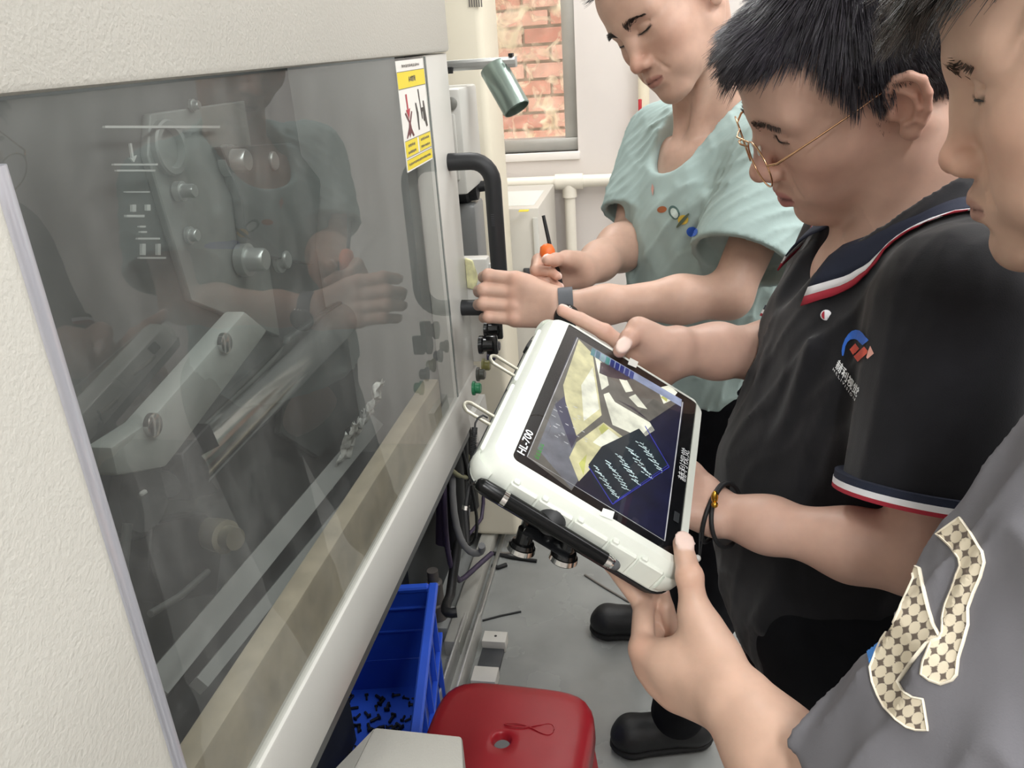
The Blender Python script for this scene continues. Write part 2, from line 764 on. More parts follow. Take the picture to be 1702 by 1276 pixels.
def hand_color(co, base, nails, knuckles):
    c = np.tile(np.array(base, float), (len(co), 1))
    red = np.array(base) * np.array([1.02, 0.82, 0.78])
    for p, r in knuckles:
        w = 0.55 * np.exp(-((co - p) ** 2).sum(1) / (r * r))[:, None]
        c = c * (1 - w) + red * w
    for p, Rm, rr in nails:
        q = np.abs((co - p) @ Rm) / np.array(rr)
        w = np.clip((1.05 - np.sqrt((q ** 2).sum(1))) * 6, 0, 1)[:, None]
        c = c * (1 - 0.85 * w) + np.array([0.80, 0.62, 0.56]) * w * 0.85
    return c


def wrinkle(seed, n=7, wl=(0.03, 0.09), axis=None, aniso=0.7, power=1.6, ridge=False):
    """fold field for cloth; axis: direction along which the folds run; ridge: sharp creases instead of soft waves"""
    r = np.random.default_rng(seed)
    ks, ph, ms, am = [], [], [], []
    for i in range(n):
        v = nrm(r.normal(size=3))
        if axis is not None:
            a = nrm(axis)
            v = nrm(v - a * (v @ a)) * aniso + v * (1 - aniso)
        ks.append(nrm(v) * 2 * math.pi / r.uniform(*wl))
        ph.append(r.uniform(0, 6.28))
        ms.append(nrm(r.normal(size=3)) * 2 * math.pi / r.uniform(0.10, 0.22))
        am.append(r.uniform(0.6, 1.0))
    ks, ms = np.array(ks, np.float32), np.array(ms, np.float32)
    tot = sum(am)

    def f(X):
        X = X.astype(np.float32)
        w = np.zeros(len(X), np.float32)
        for i in range(n):
            t = np.sin(X @ ks[i] + 1.1 * np.sin(X @ ms[i] + ph[i]) + ph[i])
            if ridge:
                # creases that come and go along their length
                g = 0.5 + 0.5 * np.sin(X @ ms[i] * 0.8 + 2 * ph[i])
                w += am[i] * g * (1 - np.abs(t)) ** power
            else:
                w += am[i] * (0.5 + 0.5 * t) ** power
        return w / tot
    return f


def sleeve(S, sh, el, frac, r0, r1, k=0.035, wall=0.010, folds=None, amp=0.0):
    """open tube of cloth from the shoulder down the upper arm"""
    ax = nrm(el - sh)
    end = sh + (el - sh) * frac
    q1 = ('c', 'u', 0, sh, end + ax * 0.05, r0, r1 + (r1 - r0) * 0.05 / max(np.linalg.norm(end - sh), 1e-3))
    wl_ = wall + amp * 0.25
    rin = r0 + (r1 - r0) * max(0.0, 1 - 0.030 / np.linalg.norm(end - sh)) - wl_
    q2 = ('c', 's', 0.0, end - ax * 0.030, end + ax * 0.06, rin, r1 - wl_ + (r1 - wl_ - rin) * 2)

    def fn(X, d):
        e = SDF._d(q1, X)
        if folds is not None:
            e = e - amp * (folds(X) - 0.25)
        e = np.maximum(e, (X - end.astype(np.float32)) @ ax.astype(np.float32))
        pl = (X - end.astype(np.float32)) @ ax.astype(np.float32)
        e = np.maximum(e, -np.maximum(SDF._d(q2, X), -(pl + 0.030)))
        h = np.maximum(k - np.abs(d - e), 0) / k
        return np.minimum(d, e) - h * h * k * 0.25
    S.func(fn)
    # keep the sampling bounds aware of the tube
    S.pr.append(('c', 'u', 0.0, sh, sh + (end - sh) * 0.5, r0 * 0.5, r1 * 0.5))


def decal_to(bvh, pts2d, origin, ex, ey, direction, lift=0.0012):
    """drop flat lettering or print on to a cloth surface along a direction"""
    out = []
    d = Vector([float(x) for x in nrm(direction)])
    for x, y in pts2d:
        o = Vector([float(v) for v in (origin + ex * x + ey * y)]) - d * 0.25
        h = bvh.ray_cast(o, d, 0.6)
        if h[0] is None:
            h = (bvh.find_nearest(o + d * 0.25)[0], Vector((0, 0, 0)))
            out.append(np.array(h[0]))
        else:
            n = h[1] if h[1].dot(d) < 0 else -h[1]
            out.append(np.array(h[0] + n * lift))
    return np.array(out)


def text_mesh(body, size=1.0, bold=0.0):
    """outline letters of Blender's own font as a flat mesh: vertices (2D), faces"""
    cu = bpy.data.curves.new('lettering', 'FONT')
    cu.body = body
    cu.size = size
    cu.offset = bold
    cu.fill_mode = 'FRONT'
    cu.resolution_u = 3
    o = bpy.data.objects.new('lettering', cu)
    COL.objects.link(o)
    dg = bpy.context.evaluated_depsgraph_get()
    me = o.evaluated_get(dg).to_mesh()
    v = np.array([(p.co.x, p.co.y) for p in me.vertices])
    f = [tuple(p.vertices) for p in me.polygons]
    o.evaluated_get(dg).to_mesh_clear()
    bpy.data.objects.remove(o)
    return v, f


def poly_mesh(name, co, faces, m, parent=None, thick=None):
    me = bpy.data.meshes.new(name)
    me.from_pydata([tuple(map(float, c)) for c in co], [], faces)
    me.update()
    o = link(name, me, m)
    if parent is not None:
        attach(o, parent)
    return o


def grid_poly(poly, step):
    """fill a 2D outline with a fine triangle grid: points and faces"""
    bm = bmesh.new()
    vs = [bm.verts.new((x, y, 0)) for x, y in poly]
    es = [bm.edges.new((vs[i], vs[(i + 1) % len(vs)])) for i in range(len(vs))]
    bmesh.ops.triangle_fill(bm, edges=es, use_beauty=True, use_dissolve=False)
    for _ in range(6):
        long = [e for e in bm.edges if e.calc_length() > step]
        if not long:
            break
        bmesh.ops.subdivide_edges(bm, edges=long, cuts=1, use_grid_fill=False)
        bmesh.ops.triangulate(bm, faces=[f for f in bm.faces if len(f.verts) > 3])
    bm.verts.index_update()
    v = np.array([(p.co.x, p.co.y) for p in bm.verts])
    f = [tuple(p.index for p in q.verts) for q in bm.faces]
    bm.free()
    return v, f


# ---------------------------------------------------------------- the room
XM = -0.340            # plane of the machine's glass door
PAINT = mat('machine_paint', srgb('#c4c2ba'), 0.42, noise=(3, 0.03), bump=(330, 0.5, 0.0012), spec=0.4)
PAINT_SMOOTH = mat('machine_paint_smooth', srgb('#cdccc6'), 0.38, noise=(5, 0.04), bump=(500, 0.12, 0.0006))
WALLM = mat('wall_plaster', srgb('#dfd8d3'), 0.7, noise=(2.5, 0.05), bump=(60, 0.1))
FLOORM = mat('floor_epoxy', srgb('#8f918f'), 0.24, noise=(6, 0.12), bump=(40, 0.05), rough_noise=(5, 0.10))
CEILM = mat('ceiling_board', srgb('#e8e8e6'), 0.8)
ALU = mat('aluminium', srgb('#b9bab8'), 0.35, metal=0.85, noise=(20, 0.08))
STEEL = mat('polished_steel', srgb('#c8c9c8'), 0.16, metal=1.0, noise=(12, 0.1))
DARKSTEEL = mat('dark_steel', srgb('#55575a'), 0.45, metal=0.5, noise=(15, 0.15), bump=(200, 0.1))
BLACK = mat('black_rubber', srgb('#1a1b1d'), 0.6, noise=(30, 0.1))
BLACKGLOSS = mat('black_gloss_plastic', srgb('#111214'), 0.22)
GREYPAINT = mat('grey_machine_paint', srgb('#8b8d8b'), 0.5, noise=(9, 0.06), bump=(120, 0.08))
DARKCAV = mat('dark_machine_interior', srgb('#4a4c4b'), 0.6, noise=(6, 0.25), bump=(60, 0.15))
PVC = mat('white_pvc', srgb('#ece6d8'), 0.35)
REDP = mat('red_plastic', srgb('#b01f2a'), 0.35, noise=(12, 0.06))
YELLOW = mat('yellow_print', srgb('#e9d43a'), 0.5)
WHITEP = mat('white_print', srgb('#eceae4'), 0.5)
GREYP = mat('grey_print', srgb('#77726c'), 0.6)


def rbox(name, lo, hi, m, parent=None, bev=0.003):
    return MB().box(lo, hi, bev).build(name, m, parent, smooth=35)


X0, X1, Y0, Y1, ZC = -2.2, 2.2, -2.0, 3.0, 2.85
tag(MB().box((X0, Y0, -0.06), (X1, Y1 + 0.2, 0.0)).build('floor', FLOORM), kind='structure')
tag(MB().box((X0, Y0, ZC), (X1, Y1 + 0.2, ZC + 0.06)).build('ceiling', CEILM), kind='structure')
tag(MB().box((X0 - 0.1, Y0, 0), (X0, Y1, ZC)).build('wall_left', WALLM), kind='structure')
tag(MB().box((X1, Y0, 0), (X1 + 0.1, Y1, ZC)).build('wall_right', WALLM), kind='structure')
tag(MB().box((X0, Y0 - 0.1, 0), (X1, Y0, ZC)).build('wall_front', WALLM), kind='structure')
# back wall with the window opening
wx1 = PY(957, 125, Y1)[0]
wx0 = wx1 - 0.92
wz0 = PY(885, 254, Y1)[2]
wz1 = 2.15
b = MB()
b.box((X0, Y1, 0), (wx0, Y1 + 0.16, ZC)).box((wx1, Y1, 0), (X1, Y1 + 0.16, ZC)).box((wx0, Y1, 0), (wx1, Y1 + 0.16, wz0)).box((wx0, Y1, wz1), (wx1, Y1 + 0.16, ZC))
tag(b.build('wall_back', WALLM), kind='structure')
win = empty('window_1', ((wx0 + wx1) / 2, Y1, wz0), kind='structure')
fw = 0.046
FRAME = mat('window_aluminium', srgb('#b3b1ab'), 0.4, metal=0.5, noise=(14, 0.06))
for lo, hi in (((wx0, wz0), (wx1, wz0 + fw)), ((wx0, wz1 - fw), (wx1, wz1)), ((wx0, wz0 + fw), (wx0 + fw, wz1 - fw)), ((wx1 - fw, wz0 + fw), (wx1, wz1 - fw))):
    MB().box((lo[0], Y1 + 0.015, lo[1]), (hi[0], Y1 + 0.075, hi[1]), 0.003).build('window_frame', FRAME, win, smooth=35)
GLASSW = bpy.data.materials.new('window_glass')
GLASSW.use_nodes = True
_n = GLASSW.node_tree.nodes
_l = GLASSW.node_tree.links
_t = _n.new('ShaderNodeBsdfTransparent')
_g = _n.new('ShaderNodeBsdfGlossy')
_g.inputs['Roughness'].default_value = 0.02
_f = _n.new('ShaderNodeFresnel')
_f.inputs['IOR'].default_value = 1.45
_x = _n.new('ShaderNodeMixShader')
_bf = _n.new('ShaderNodeNewGeometry')
_sb = _n.new('ShaderNodeMath')
_sb.operation = 'SUBTRACT'
_sb.inputs[0].default_value = 1.0
_sb.use_clamp = True
_l.new(_bf.outputs['Backfacing'], _sb.inputs[1])
_ml = _n.new('ShaderNodeMath')
_ml.operation = 'MULTIPLY'
_l.new(_f.outputs[0], _ml.inputs[0])
_l.new(_sb.outputs[0], _ml.inputs[1])
_l.new(_ml.outputs[0], _x.inputs[0])
_l.new(_t.outputs[0], _x.inputs[1])
_l.new(_g.outputs[0], _x.inputs[2])
_l.new(_x.outputs[0], _n['Material Output'].inputs[0])
MB().box((wx0 + fw, Y1 + 0.040, wz0 + fw), (wx1 - fw, Y1 + 0.046, wz1 - fw)).build('window_pane', GLASSW, win)
MB().box((wx0 - 0.01, Y1 - 0.012, wz0 - 0.028), (wx1 + 0.008, Y1 + 0.05, wz0), 0.004).build('window_sill', mat('sill', srgb('#efeae4'), 0.5), win, smooth=35)

# brick wall across the gap outside
YB = 3.62
MORTAR = mat('mortar', srgb('#cdbfb3'), 0.95, noise=(20, 0.15), bump=(120, 0.4))
ow = tag(MB().box((wx0 - 0.5, YB + 0.012, 0.2), (wx1 + 0.6, YB + 0.12, 3.2)).build('wall_outside', MORTAR), kind='structure')
bricks = [mat('brick_%s' % n, srgb(h), 0.9, noise=(18, 0.2), bump=(90, 0.5)) for n, h in (('rose', '#c98d7c'), ('pale', '#d3a393'), ('red', '#b9776a'))]
bw, bh = 0.215, 0.055
proto = {}
for q, m in enumerate(bricks):
    proto[q] = MB().box((0, 0, 0), (bw, 0.03, bh), 0.003, seg=1)
    bm_ = proto[q].bm
    me = bpy.data.meshes.new('brick')
    bm_.to_mesh(me)
    bm_.free()
    me.materials.append(m)
    proto[q] = me
row = 0
z = 1.02
while z < 2.2:
    x = wx0 - 0.25 + (0.11 if row % 2 else 0.0)
    while x < wx1 + 0.25:
        o = bpy.data.objects.new('brick', proto[RNG.integers(0, 3)])
        COL.objects.link(o)
        o.parent = ow
        o.location = (x, YB - 0.018 + RNG.normal() * 0.002, z)
        x += bw + 0.012
    z += bh + 0.012
    row += 1

# crumpled clear film hanging behind the window
FILM = bpy.data.materials.new('clear_film')
FILM.use_nodes = True
_n = FILM.node_tree.nodes
_l = FILM.node_tree.links
_p = _n['Principled BSDF']
_p.inputs['Base Color'].default_value = (*srgb('#fff3d2'), 1)
_p.inputs['Roughness'].default_value = 0.25
_t = _n.new('ShaderNodeBsdfTransparent')
_x = _n.new('ShaderNodeMixShader')
_tc = _n.new('ShaderNodeTexCoord')
_no = _n.new('ShaderNodeTexNoise')
_no.inputs['Scale'].default_value = 9
_no.inputs['Detail'].default_value = 6
_no.inputs['Distortion'].default_value = 1.5
_l.new(_tc.outputs['Object'], _no.inputs['Vector'])
_mr = _n.new('ShaderNodeMapRange')
_mr.inputs['From Min'].default_value = 0.48
_mr.inputs['From Max'].default_value = 0.66
_mr.inputs['To Min'].default_value = 0.22
_mr.inputs['To Max'].default_value = 0.9
_l.new(_no.outputs['Fac'], _mr.inputs['Value'])
_l.new(_mr.outputs[0], _x.inputs[0])
_l.new(_t.outputs[0], _x.inputs[1])
_l.new(_p.outputs[0], _x.inputs[2])
_l.new(_x.outputs[0], _n['Material Output'].inputs[0])
n = 60
gx, gz = np.meshgrid(np.linspace(wx0 - 0.05, wx1 + 0.02, n), np.linspace(wz0 - 0.05, wz1, n), indexing='ij')
wv = wrinkle(77, n=9, wl=(0.08, 0.25))
co = np.stack([gx.ravel(), np.full(n * n, 3.34), gz.ravel()], 1)
co[:, 1] += 0.14 * (wv(co) - 0.4)
ix = np.arange(n * n).reshape(n, n)
F = np.stack([ix[:-1, :-1], ix[1:, :-1], ix[1:, 1:], ix[:-1, 1:]], -1).reshape(-1, 4)
tag(pymesh('plastic_film', co, F, FILM), 'crumpled clear plastic film hanging outside the window', 'plastic film')
# rail the film hangs from
tag(MB().cyl((wx0 - 0.1, 3.34, wz1 + 0.01), (wx1 + 0.1, 3.34, wz1 + 0.01), 0.012).build('film_rail', ALU, smooth=40), 'metal rail above the film outside the window', 'rail')

# pipes on the back wall
pz = PY(885, 301, Y1)[2]
pipe = empty('water_pipe', (-0.3, Y1 - 0.04, pz), 'white plastic water pipe running along the wall under the window', 'pipe')
tee = PY(946, 300, Y1 - 0.04)
MB().cyl((wx0 - 0.6, Y1 - 0.04, pz), (PY(1070, 300, Y1)[0], Y1 - 0.04, pz), 0.022).build('pipe_run', PVC, pipe, smooth=40)
MB().cyl((tee[0], Y1 - 0.04, pz), (tee[0], Y1 - 0.04, 0.02), 0.020).build('drop_pipe', PVC, pipe, smooth=40)
MB().cyl((tee[0] - 0.05, Y1 - 0.04, pz), (tee[0] + 0.05, Y1 - 0.04, pz), 0.028).cyl((tee[0], Y1 - 0.04, pz), (tee[0], Y1 - 0.04, pz - 0.055), 0.026).build('tee_fitting', PVC, pipe, smooth=40)
rf = PY(1040, 312, Y1 - 0.05)
MB().box(rf + np.array([-0.018, -0.02, -0.018]), rf + np.array([0.014, 0.02, 0.016]), 0.004).cyl(rf, rf + np.array([0, -0.03, 0]), 0.010).build('tap_handle', REDP, pipe, smooth=40)
vx = PY(1070, 150, Y1 - 0.035)
vp = empty('riser_pipe', (vx[0], Y1 - 0.035, pz), 'cream riser pipe with a red lever valve behind the mint-shirted man', 'pipe')
MB().cyl((vx[0], Y1 - 0.035, 0.9), (vx[0], Y1 - 0.035, 2.6), 0.019).build('riser', mat('cream_pipe', srgb('#e6dcc4'), 0.4), vp, smooth=40)
vv = PY(1064, 196, Y1 - 0.07)
MB().cyl(vv + np.array([0.012, 0.06, 0]), vv, 0.014).sphere(vv, 0.017, 14).build('valve_body', mat('valve', srgb('#a51c2a'), 0.4), vp, smooth=60)
MB().box(vv + np.array([-0.006, -0.018, -0.062]), vv + np.array([0.006, -0.010, 0.062]), 0.003).build('valve_lever', REDP, vp, smooth=40)

# ceiling lamps: the room's light; the one behind the camera is added fill
LAMP = mat('lamp_diffuser', (1, 1, 1), 0.5, emit=((1.0, 0.98, 0.95), 5.0))
LHOUSE = mat('lamp_housing', srgb('#e4e4e2'), 0.5)
for q, (lx, ly) in enumerate(((0.75, 0.1), (0.75, 1.9), (-0.55, 2.35), (1.65, 1.0), (0.3, -1.3))):
    lp = empty('ceiling_lamp', (lx, ly, ZC - 0.06), ['long white ceiling lamp over the nearest man', 'long white ceiling lamp over the mint-shirted man', 'long white ceiling lamp near the window',
                                                     'long white ceiling lamp by the right wall', 'long white ceiling lamp added behind the camera as fill'][q], 'lamp', 'ceiling lamps')
    MB().box((lx - 0.1, ly - 0.62, ZC - 0.05), (lx + 0.1, ly + 0.62, ZC), 0.006).build('housing', LHOUSE, lp, smooth=35)
    MB().box((lx - 0.085, ly - 0.6, ZC - 0.056), (lx + 0.085, ly + 0.6, ZC - 0.046), 0.002).build('diffuser', LAMP, lp)
    area_light('lamp_light', (lx, ly, ZC - 0.07), 0.17, 1.2, [15, 15, 12, 16, 30][q], (0.985, 1.0, 1.0))

# ---------------------------------------------------------------- the machine with the glass door
zT = PX(350, 128, XM)[2]                 # top of the glass
zS = PX(600, 955, XM)[2]                 # top of the white sill strip
zB = PX(640, 1005, XM)[2]                # its lower edge
zL = PX(571, 900, XM)[2]                 # top of the beige ledge behind the glass
yL = PX(125, 770, XM)[1]                 # left edge of the glass
yR = PX(733, 380, XM)[1]                 # right edge of the glass
yE = PX(768, 380, XM)[1]                 # end of the door column
mach = empty('processing_machine', (-0.6, 0.9, 0), 'large cream machine with a scratched glass door on the left', 'machine')
MB().box((XM - 0.03, -0.45, zT + 0.001), (XM + 0.006, yE, 2.25), 0.006).build('upper_panel', PAINT, mach, smooth=35)
MB().box((-0.95, -0.45, zT + 0.16), (XM - 0.03, yE, 2.25)).build('roof_body', PAINT, mach)
# proud left panel with a rolled edge
lx = XM + 0.026
MB().box((-0.95, -0.45, 0.05), (lx, yL - 0.018, zT - 0.03), 0.012, seg=4).build('side_panel', PAINT, mach, smooth=40)
MB().tube([(XM + 0.010, yL - 0.011, zz) for zz in np.linspace(1.06, zT - 0.03, 12)], [0.004] + [0.0105] * 11, 12).build('edge_trim', mat('edge_trim', srgb('#c9cad2'), 0.25, metal=0.4), mach, smooth=60)
MB().box((XM - 0.03, yR - 0.002, zB), (XM, yE, zT), 0.003).build('door_stile', PAINT_SMOOTH, mach, smooth=35)
MB().box((XM - 0.02, yL - 0.02, zB), (XM + 0.004, yE + 0.01, zS), 0.003).build('sill_strip', PAINT_SMOOTH, mach, smooth=35)
LEDGE = mat('worn_ledge', srgb('#b3a792'), 0.6, noise=(25, 0.18, 6), bump=(90, 0.3))
MB().box((XM - 0.034, yL - 0.02, zB + 0.01), (XM - 0.008, yR - 0.075, zL), 0.004).build('ledge', LEDGE, mach, smooth=35)
MB().box((XM - 0.195, yR - 0.05, zB), (XM - 0.03, yE, zT + 0.16)).build('end_wall', GREYPAINT, mach)
XB = -0.535
MB().box((XB - 0.03, -0.2, 0.60), (XB, yE, zT + 0.16)).build('back_plate', DARKCAV, mach)
MB().box((XB - 0.01, -0.2, zB - 0.06), (XM - 0.022, yE, zB - 0.02)).build('tray', mat('tray', srgb('#5f6161'), 0.5, noise=(8, 0.2)), mach)

# unseen lamp strip under the cabinet roof, added to brighten the interior
MB().box((XM - 0.075, yL + 0.05, zT + 0.075), (XM - 0.035, yR - 0.15, zT + 0.095), 0.003).build('added_cabinet_lamp', mat('added_cabinet_lamp', (1, 1, 1), 0.5, emit=((1, 1, 1), 1.2)), mach)
area_light('cabinet_fill_light', (XM - 0.055, (yL + yR) / 2, zT + 0.070), 0.04, yR - yL - 0.25, 0.75, (0.97, 1.0, 0.99))

# scratched door glass
DG = bpy.data.materials.new('door_glass')
DG.use_nodes = True
_n = DG.node_tree.nodes
_l = DG.node_tree.links
_t = _n.new('ShaderNodeBsdfTransparent')
_t.inputs[0].default_value = (0.84, 0.85, 0.84, 1)
_g = _n.new('ShaderNodeBsdfGlossy')
_g.inputs['Roughness'].default_value = 0.012
_f = _n.new('ShaderNodeFresnel')
_f.inputs['IOR'].default_value = 1.52
_x = _n.new('ShaderNodeMixShader')
_bf = _n.new('ShaderNodeNewGeometry')
_sb = _n.new('ShaderNodeMath')
_sb.operation = 'SUBTRACT'
_sb.inputs[0].default_value = 1.0
_sb.use_clamp = True
_l.new(_bf.outputs['Backfacing'], _sb.inputs[1])
_ml = _n.new('ShaderNodeMath')
_ml.operation = 'MULTIPLY'
_l.new(_f.outputs[0], _ml.inputs[0])
_l.new(_sb.outputs[0], _ml.inputs[1])
_l.new(_ml.outputs[0], _x.inputs[0])
_l.new(_t.outputs[0], _x.inputs[1])
_l.new(_g.outputs[0], _x.inputs[2])
_d = _n.new('ShaderNodeBsdfDiffuse')
_d.inputs[0].default_value = (0.75, 0.76, 0.74, 1)
_x2 = _n.new('ShaderNodeMixShader')
_tc = _n.new('ShaderNodeTexCoord')
_mp = _n.new('ShaderNodeMapping')
_mp.inputs['Scale'].default_value = (1, 4.0, 1.6)
_mp.inputs['Rotation'].default_value = (0.5, 0, 0)
_no = _n.new('ShaderNodeTexNoise')
_no.inputs['Scale'].default_value = 6
_no.inputs['Detail'].default_value = 8
_no.inputs['Roughness'].default_value = 0.7
_l.new(_tc.outputs['Object'], _mp.inputs[0])
_l.new(_mp.outputs[0], _no.inputs['Vector'])
_no2 = _n.new('ShaderNodeTexNoise')
_no2.inputs['Scale'].default_value = 4
_no2.inputs['Detail'].default_value = 3
_l.new(_tc.outputs['Object'], _no2.inputs['Vector'])
_mr = _n.new('ShaderNodeMapRange')
_mr.inputs['From Min'].default_value = 0.45
_mr.inputs['From Max'].default_value = 0.8
_mr.inputs['To Min'].default_value = 0.03
_mr.inputs['To Max'].default_value = 0.16
_l.new(_no.outputs['Fac'], _mr.inputs['Value'])
_mu = _n.new('ShaderNodeMath')
_mu.operation = 'MULTIPLY'
_l.new(_mr.outputs[0], _mu.inputs[0])
_l.new(_no2.outputs['Fac'], _mu.inputs[1])
_ad = _n.new('ShaderNodeMath')
_ad.operation = 'ADD'
_ad.inputs[1].default_value = 0.02
_l.new(_mu.outputs[0], _ad.inputs[0])
_l.new(_ad.outputs[0], _x2.inputs[0])
_l.new(_x.outputs[0], _x2.inputs[1])
_l.new(_d.outputs[0], _x2.inputs[2])
_l.new(_x2.outputs[0], _n['Material Output'].inputs[0])
MB().box((XM - 0.0055, yL - 0.015, zS - 0.01), (XM, yR, zT - 0.001)).build('door_glass', DG, mach)
MB().box((XM - 0.006, yR - 0.0005, zS), (XM + 0.0008, yR + 0.006, zT - 0.002)).build('glass_edge', mat('glass_edge', srgb('#6d7472'), 0.2), mach)

# handle
HX = XM + 0.072
hA, hB = PX(748, 268, XM), PX(762, 520, XM)
hy = (hA[1] + hB[1]) / 2 + 0.01
hz0, hz1 = hB[2], hA[2]
pts = [(XM - 0.002, hy, hz1)]
for a in np.linspace(0, 90, 7):
    pts.append((HX - 0.035 + 0.035 * math.sin(math.radians(a)), hy, hz1 - 0.035 + 0.035 * math.cos(math.radians(a))))
for a in np.linspace(0, 90, 7):
    pts.append((HX - 0.035 + 0.035 * math.cos(math.radians(a)), hy, hz0 + 0.035 - 0.035 * math.sin(math.radians(a))))
pts.append((XM - 0.002, hy, hz0))
hd = MB().tube(pts, 0.0142, 18).build('door_handle', mat('handle_foam', srgb('#202225'), 0.5, noise=(40, 0.08)), mach, smooth=60)
v, f = text_mesh('|||||||', 0.012)
yy = hy - 0.0148
zz = (hz0 + hz1) / 2 + 0.02
poly_mesh('stamp', [(HX - 0.003 + q[1] * 0.5, yy, zz + q[0]) for q in v], f, mat('stamp', srgb('#4a4c50'), 0.6), hd)

# warning sticker on the glass
sy0, sz0 = PX(656, 101, XM)[1], zT - 0.004
sy1 = PX(712, 200, XM)[1]
sH = sz0 - PX(716, 265, XM)[2]
sW = sy1 - sy0
stk = MB().box((XM + 0.0002, sy0, sz0 - sH), (XM + 0.0007, sy1, sz0)).build('warning_sticker', WHITEP, mach)


def on_sticker(name, rects, m, lift=0.0010):
    bb = MB()
    for (a0, b0, a1, b1) in rects:
        bb.quad((XM + lift, sy0 + sW * a0, sz0 - sH * b0), (XM + lift, sy0 + sW * a1, sz0 - sH * b0), (XM + lift, sy0 + sW * a1, sz0 - sH * b1), (XM + lift, sy0 + sW * a0, sz0 - sH * b1))
    return bb.build(name, m, stk)


def sticker_poly(name, polys, m, lift=0.0012):
    bb = MB()
    for pl in polys:
        bb.bm.faces.new([bb.bm.verts.new((XM + lift, sy0 + sW * a, sz0 - sH * c)) for a, c in pl])
    return bb.build(name, m, stk)


on_sticker('yellow_field', [(0.0, 0.10, 1, 0.245), (0.02, 0.72, 0.47, 0.865), (0.53, 0.72, 1.0, 0.865), (0.02, 0.89, 1, 0.985)], YELLOW)
on_sticker('border_line', [(0.0, 0.095, 1, 0.101), (0, 0.245, 1, 0.251), (0.02, 0.712, 1, 0.718), (0.02, 0.868, 1, 0.873), (0.02, 0.886, 1, 0.891)], GREYP, 0.0011)
RINK = mat('red_ink', srgb('#b5404c'), 0.6)
BINK = mat('brown_ink', srgb('#6d3f42'), 0.6)
KINK = mat('black_ink', srgb('#4b4744'), 0.6)
sticker_poly('red_arrow', [[(0.20, 0.30), (0.25, 0.30), (0.26, 0.44), (0.32, 0.43), (0.25, 0.53), (0.17, 0.44), (0.22, 0.44)]], RINK)
sticker_poly('crushed_figure', [[(0.12, 0.47), (0.15, 0.46), (0.26, 0.55), (0.35, 0.46), (0.38, 0.47), (0.29, 0.57), (0.31, 0.62), (0.38, 0.69), (0.34, 0.70), (0.28, 0.655), (0.22, 0.70), (0.20, 0.66), (0.12, 0.70), (0.10, 0.69), (0.21, 0.60), (0.23, 0.56)]], BINK)
sticker_poly('press_figure', [[(0.52, 0.40), (0.56, 0.40), (0.61, 0.50), (0.60, 0.66), (0.56, 0.66), (0.55, 0.52)], [(0.66, 0.28), (0.70, 0.28), (0.73, 0.46), (0.82, 0.46), (0.82, 0.40), (0.86, 0.40), (0.93, 0.65), (0.88, 0.66), (0.84, 0.60), (0.79, 0.59), (0.79, 0.50), (0.76, 0.50), (0.76, 0.57), (0.73, 0.57)]], KINK)


def sticker_marks(cx_, cy_, h, wid, n, seed):
    """a row of tiny unreadable printed characters"""
    r = np.random.default_rng(seed)
    rects = []
    step = wid / n
    for k in range(n):
        x0 = cx_ - wid / 2 + k * step
        for q in range(3):
            w_ = step * r.uniform(0.12, 0.22)
            xa = x0 + step * (0.10 + 0.27 * q)
            rects.append((xa, cy_ - h * r.uniform(0.25, 0.5), xa + w_, cy_ + h * r.uniform(0.25, 0.5)))
        yb = cy_ + h * r.uniform(-0.4, 0.3)
        rects.append((x0 + step * 0.08, yb, x0 + step * 0.82, yb + h * 0.14))
    on_sticker('printed_characters', rects, GREYP, 0.0014)


sticker_marks(0.5, 0.05, 0.030, 0.66, 10, 1)
sticker_marks(0.5, 0.17, 0.060, 0.26, 4, 2)
sticker_marks(0.24, 0.765, 0.032, 0.26, 4, 3)
sticker_marks(0.24, 0.828, 0.030, 0.30, 5, 4)
sticker_marks(0.76, 0.758, 0.028, 0.34, 6, 5)
sticker_marks(0.76, 0.828, 0.030, 0.36, 6, 6)
sticker_marks(0.5, 0.937, 0.028, 0.86, 15, 7)


# things bolted inside the cabinet
def XI(px, py, x=XB):
    return PX(px, py, x)


def disc_on(name, px, py, r, h, m, x=XB, prof=None, parent=mach):
    c = XI(px, py, x)
    return MB().lathe(c, (1, 0, 0), prof or [(0, r), (h * 0.8, r), (h, r * 0.85)], 20).build(name, m, parent, smooth=40)


def plate_on(name, pxs, m, x=XB, h=0.012, parent=mach):
    return MB().prism([XI(px, py, x) for px, py in pxs], (h, 0, 0)).bevel(0.0015, 1).build(name, m, parent, smooth=35)


IRON = mat('iron_plate', srgb('#737774'), 0.55, metal=0.3, noise=(10, 0.15), bump=(80, 0.15))
plate_on('bracket_plate', [(235, 190), (395, 168), (455, 560), (305, 500), (232, 260)], IRON, XB, 0.010)
plate_on('clamp_plate', [(350, 245), (470, 238), (520, 300), (508, 440), (395, 420), (385, 330)], mat('iron_dark', srgb('#4c504f'), 0.5, metal=0.3, noise=(10, 0.2)), XB + 0.010, 0.014)
MB().lathe(XI(277, 246, XB + 0.010), (1, 0, 0), [(0, 0.030), (0.006, 0.030), (0.008, 0.028), (0.008, 0.022), (0.001, 0.020), (0.0005, 0.001)], 24).build('bushing_ring', IRON, mach, smooth=40)
for px, py, r, h in ((375, 268, 0.020, 0.03), (440, 268, 0.018, 0.016), (400, 432, 0.021, 0.035), (462, 432, 0.018, 0.016), (294, 318, 0.011, 0.022), (313, 391, 0.010, 0.012), (318, 175, 0.007, 0.01)):
    disc_on('bolt_head', px, py, r, h, mat('bolt_steel', srgb('#a2a6a4'), 0.3, metal=0.7), XB + 0.012, [(0, r), (h * 0.35, r), (h * 0.36, r * 0.72), (h * 0.9, r * 0.70), (h, r * 0.6)])
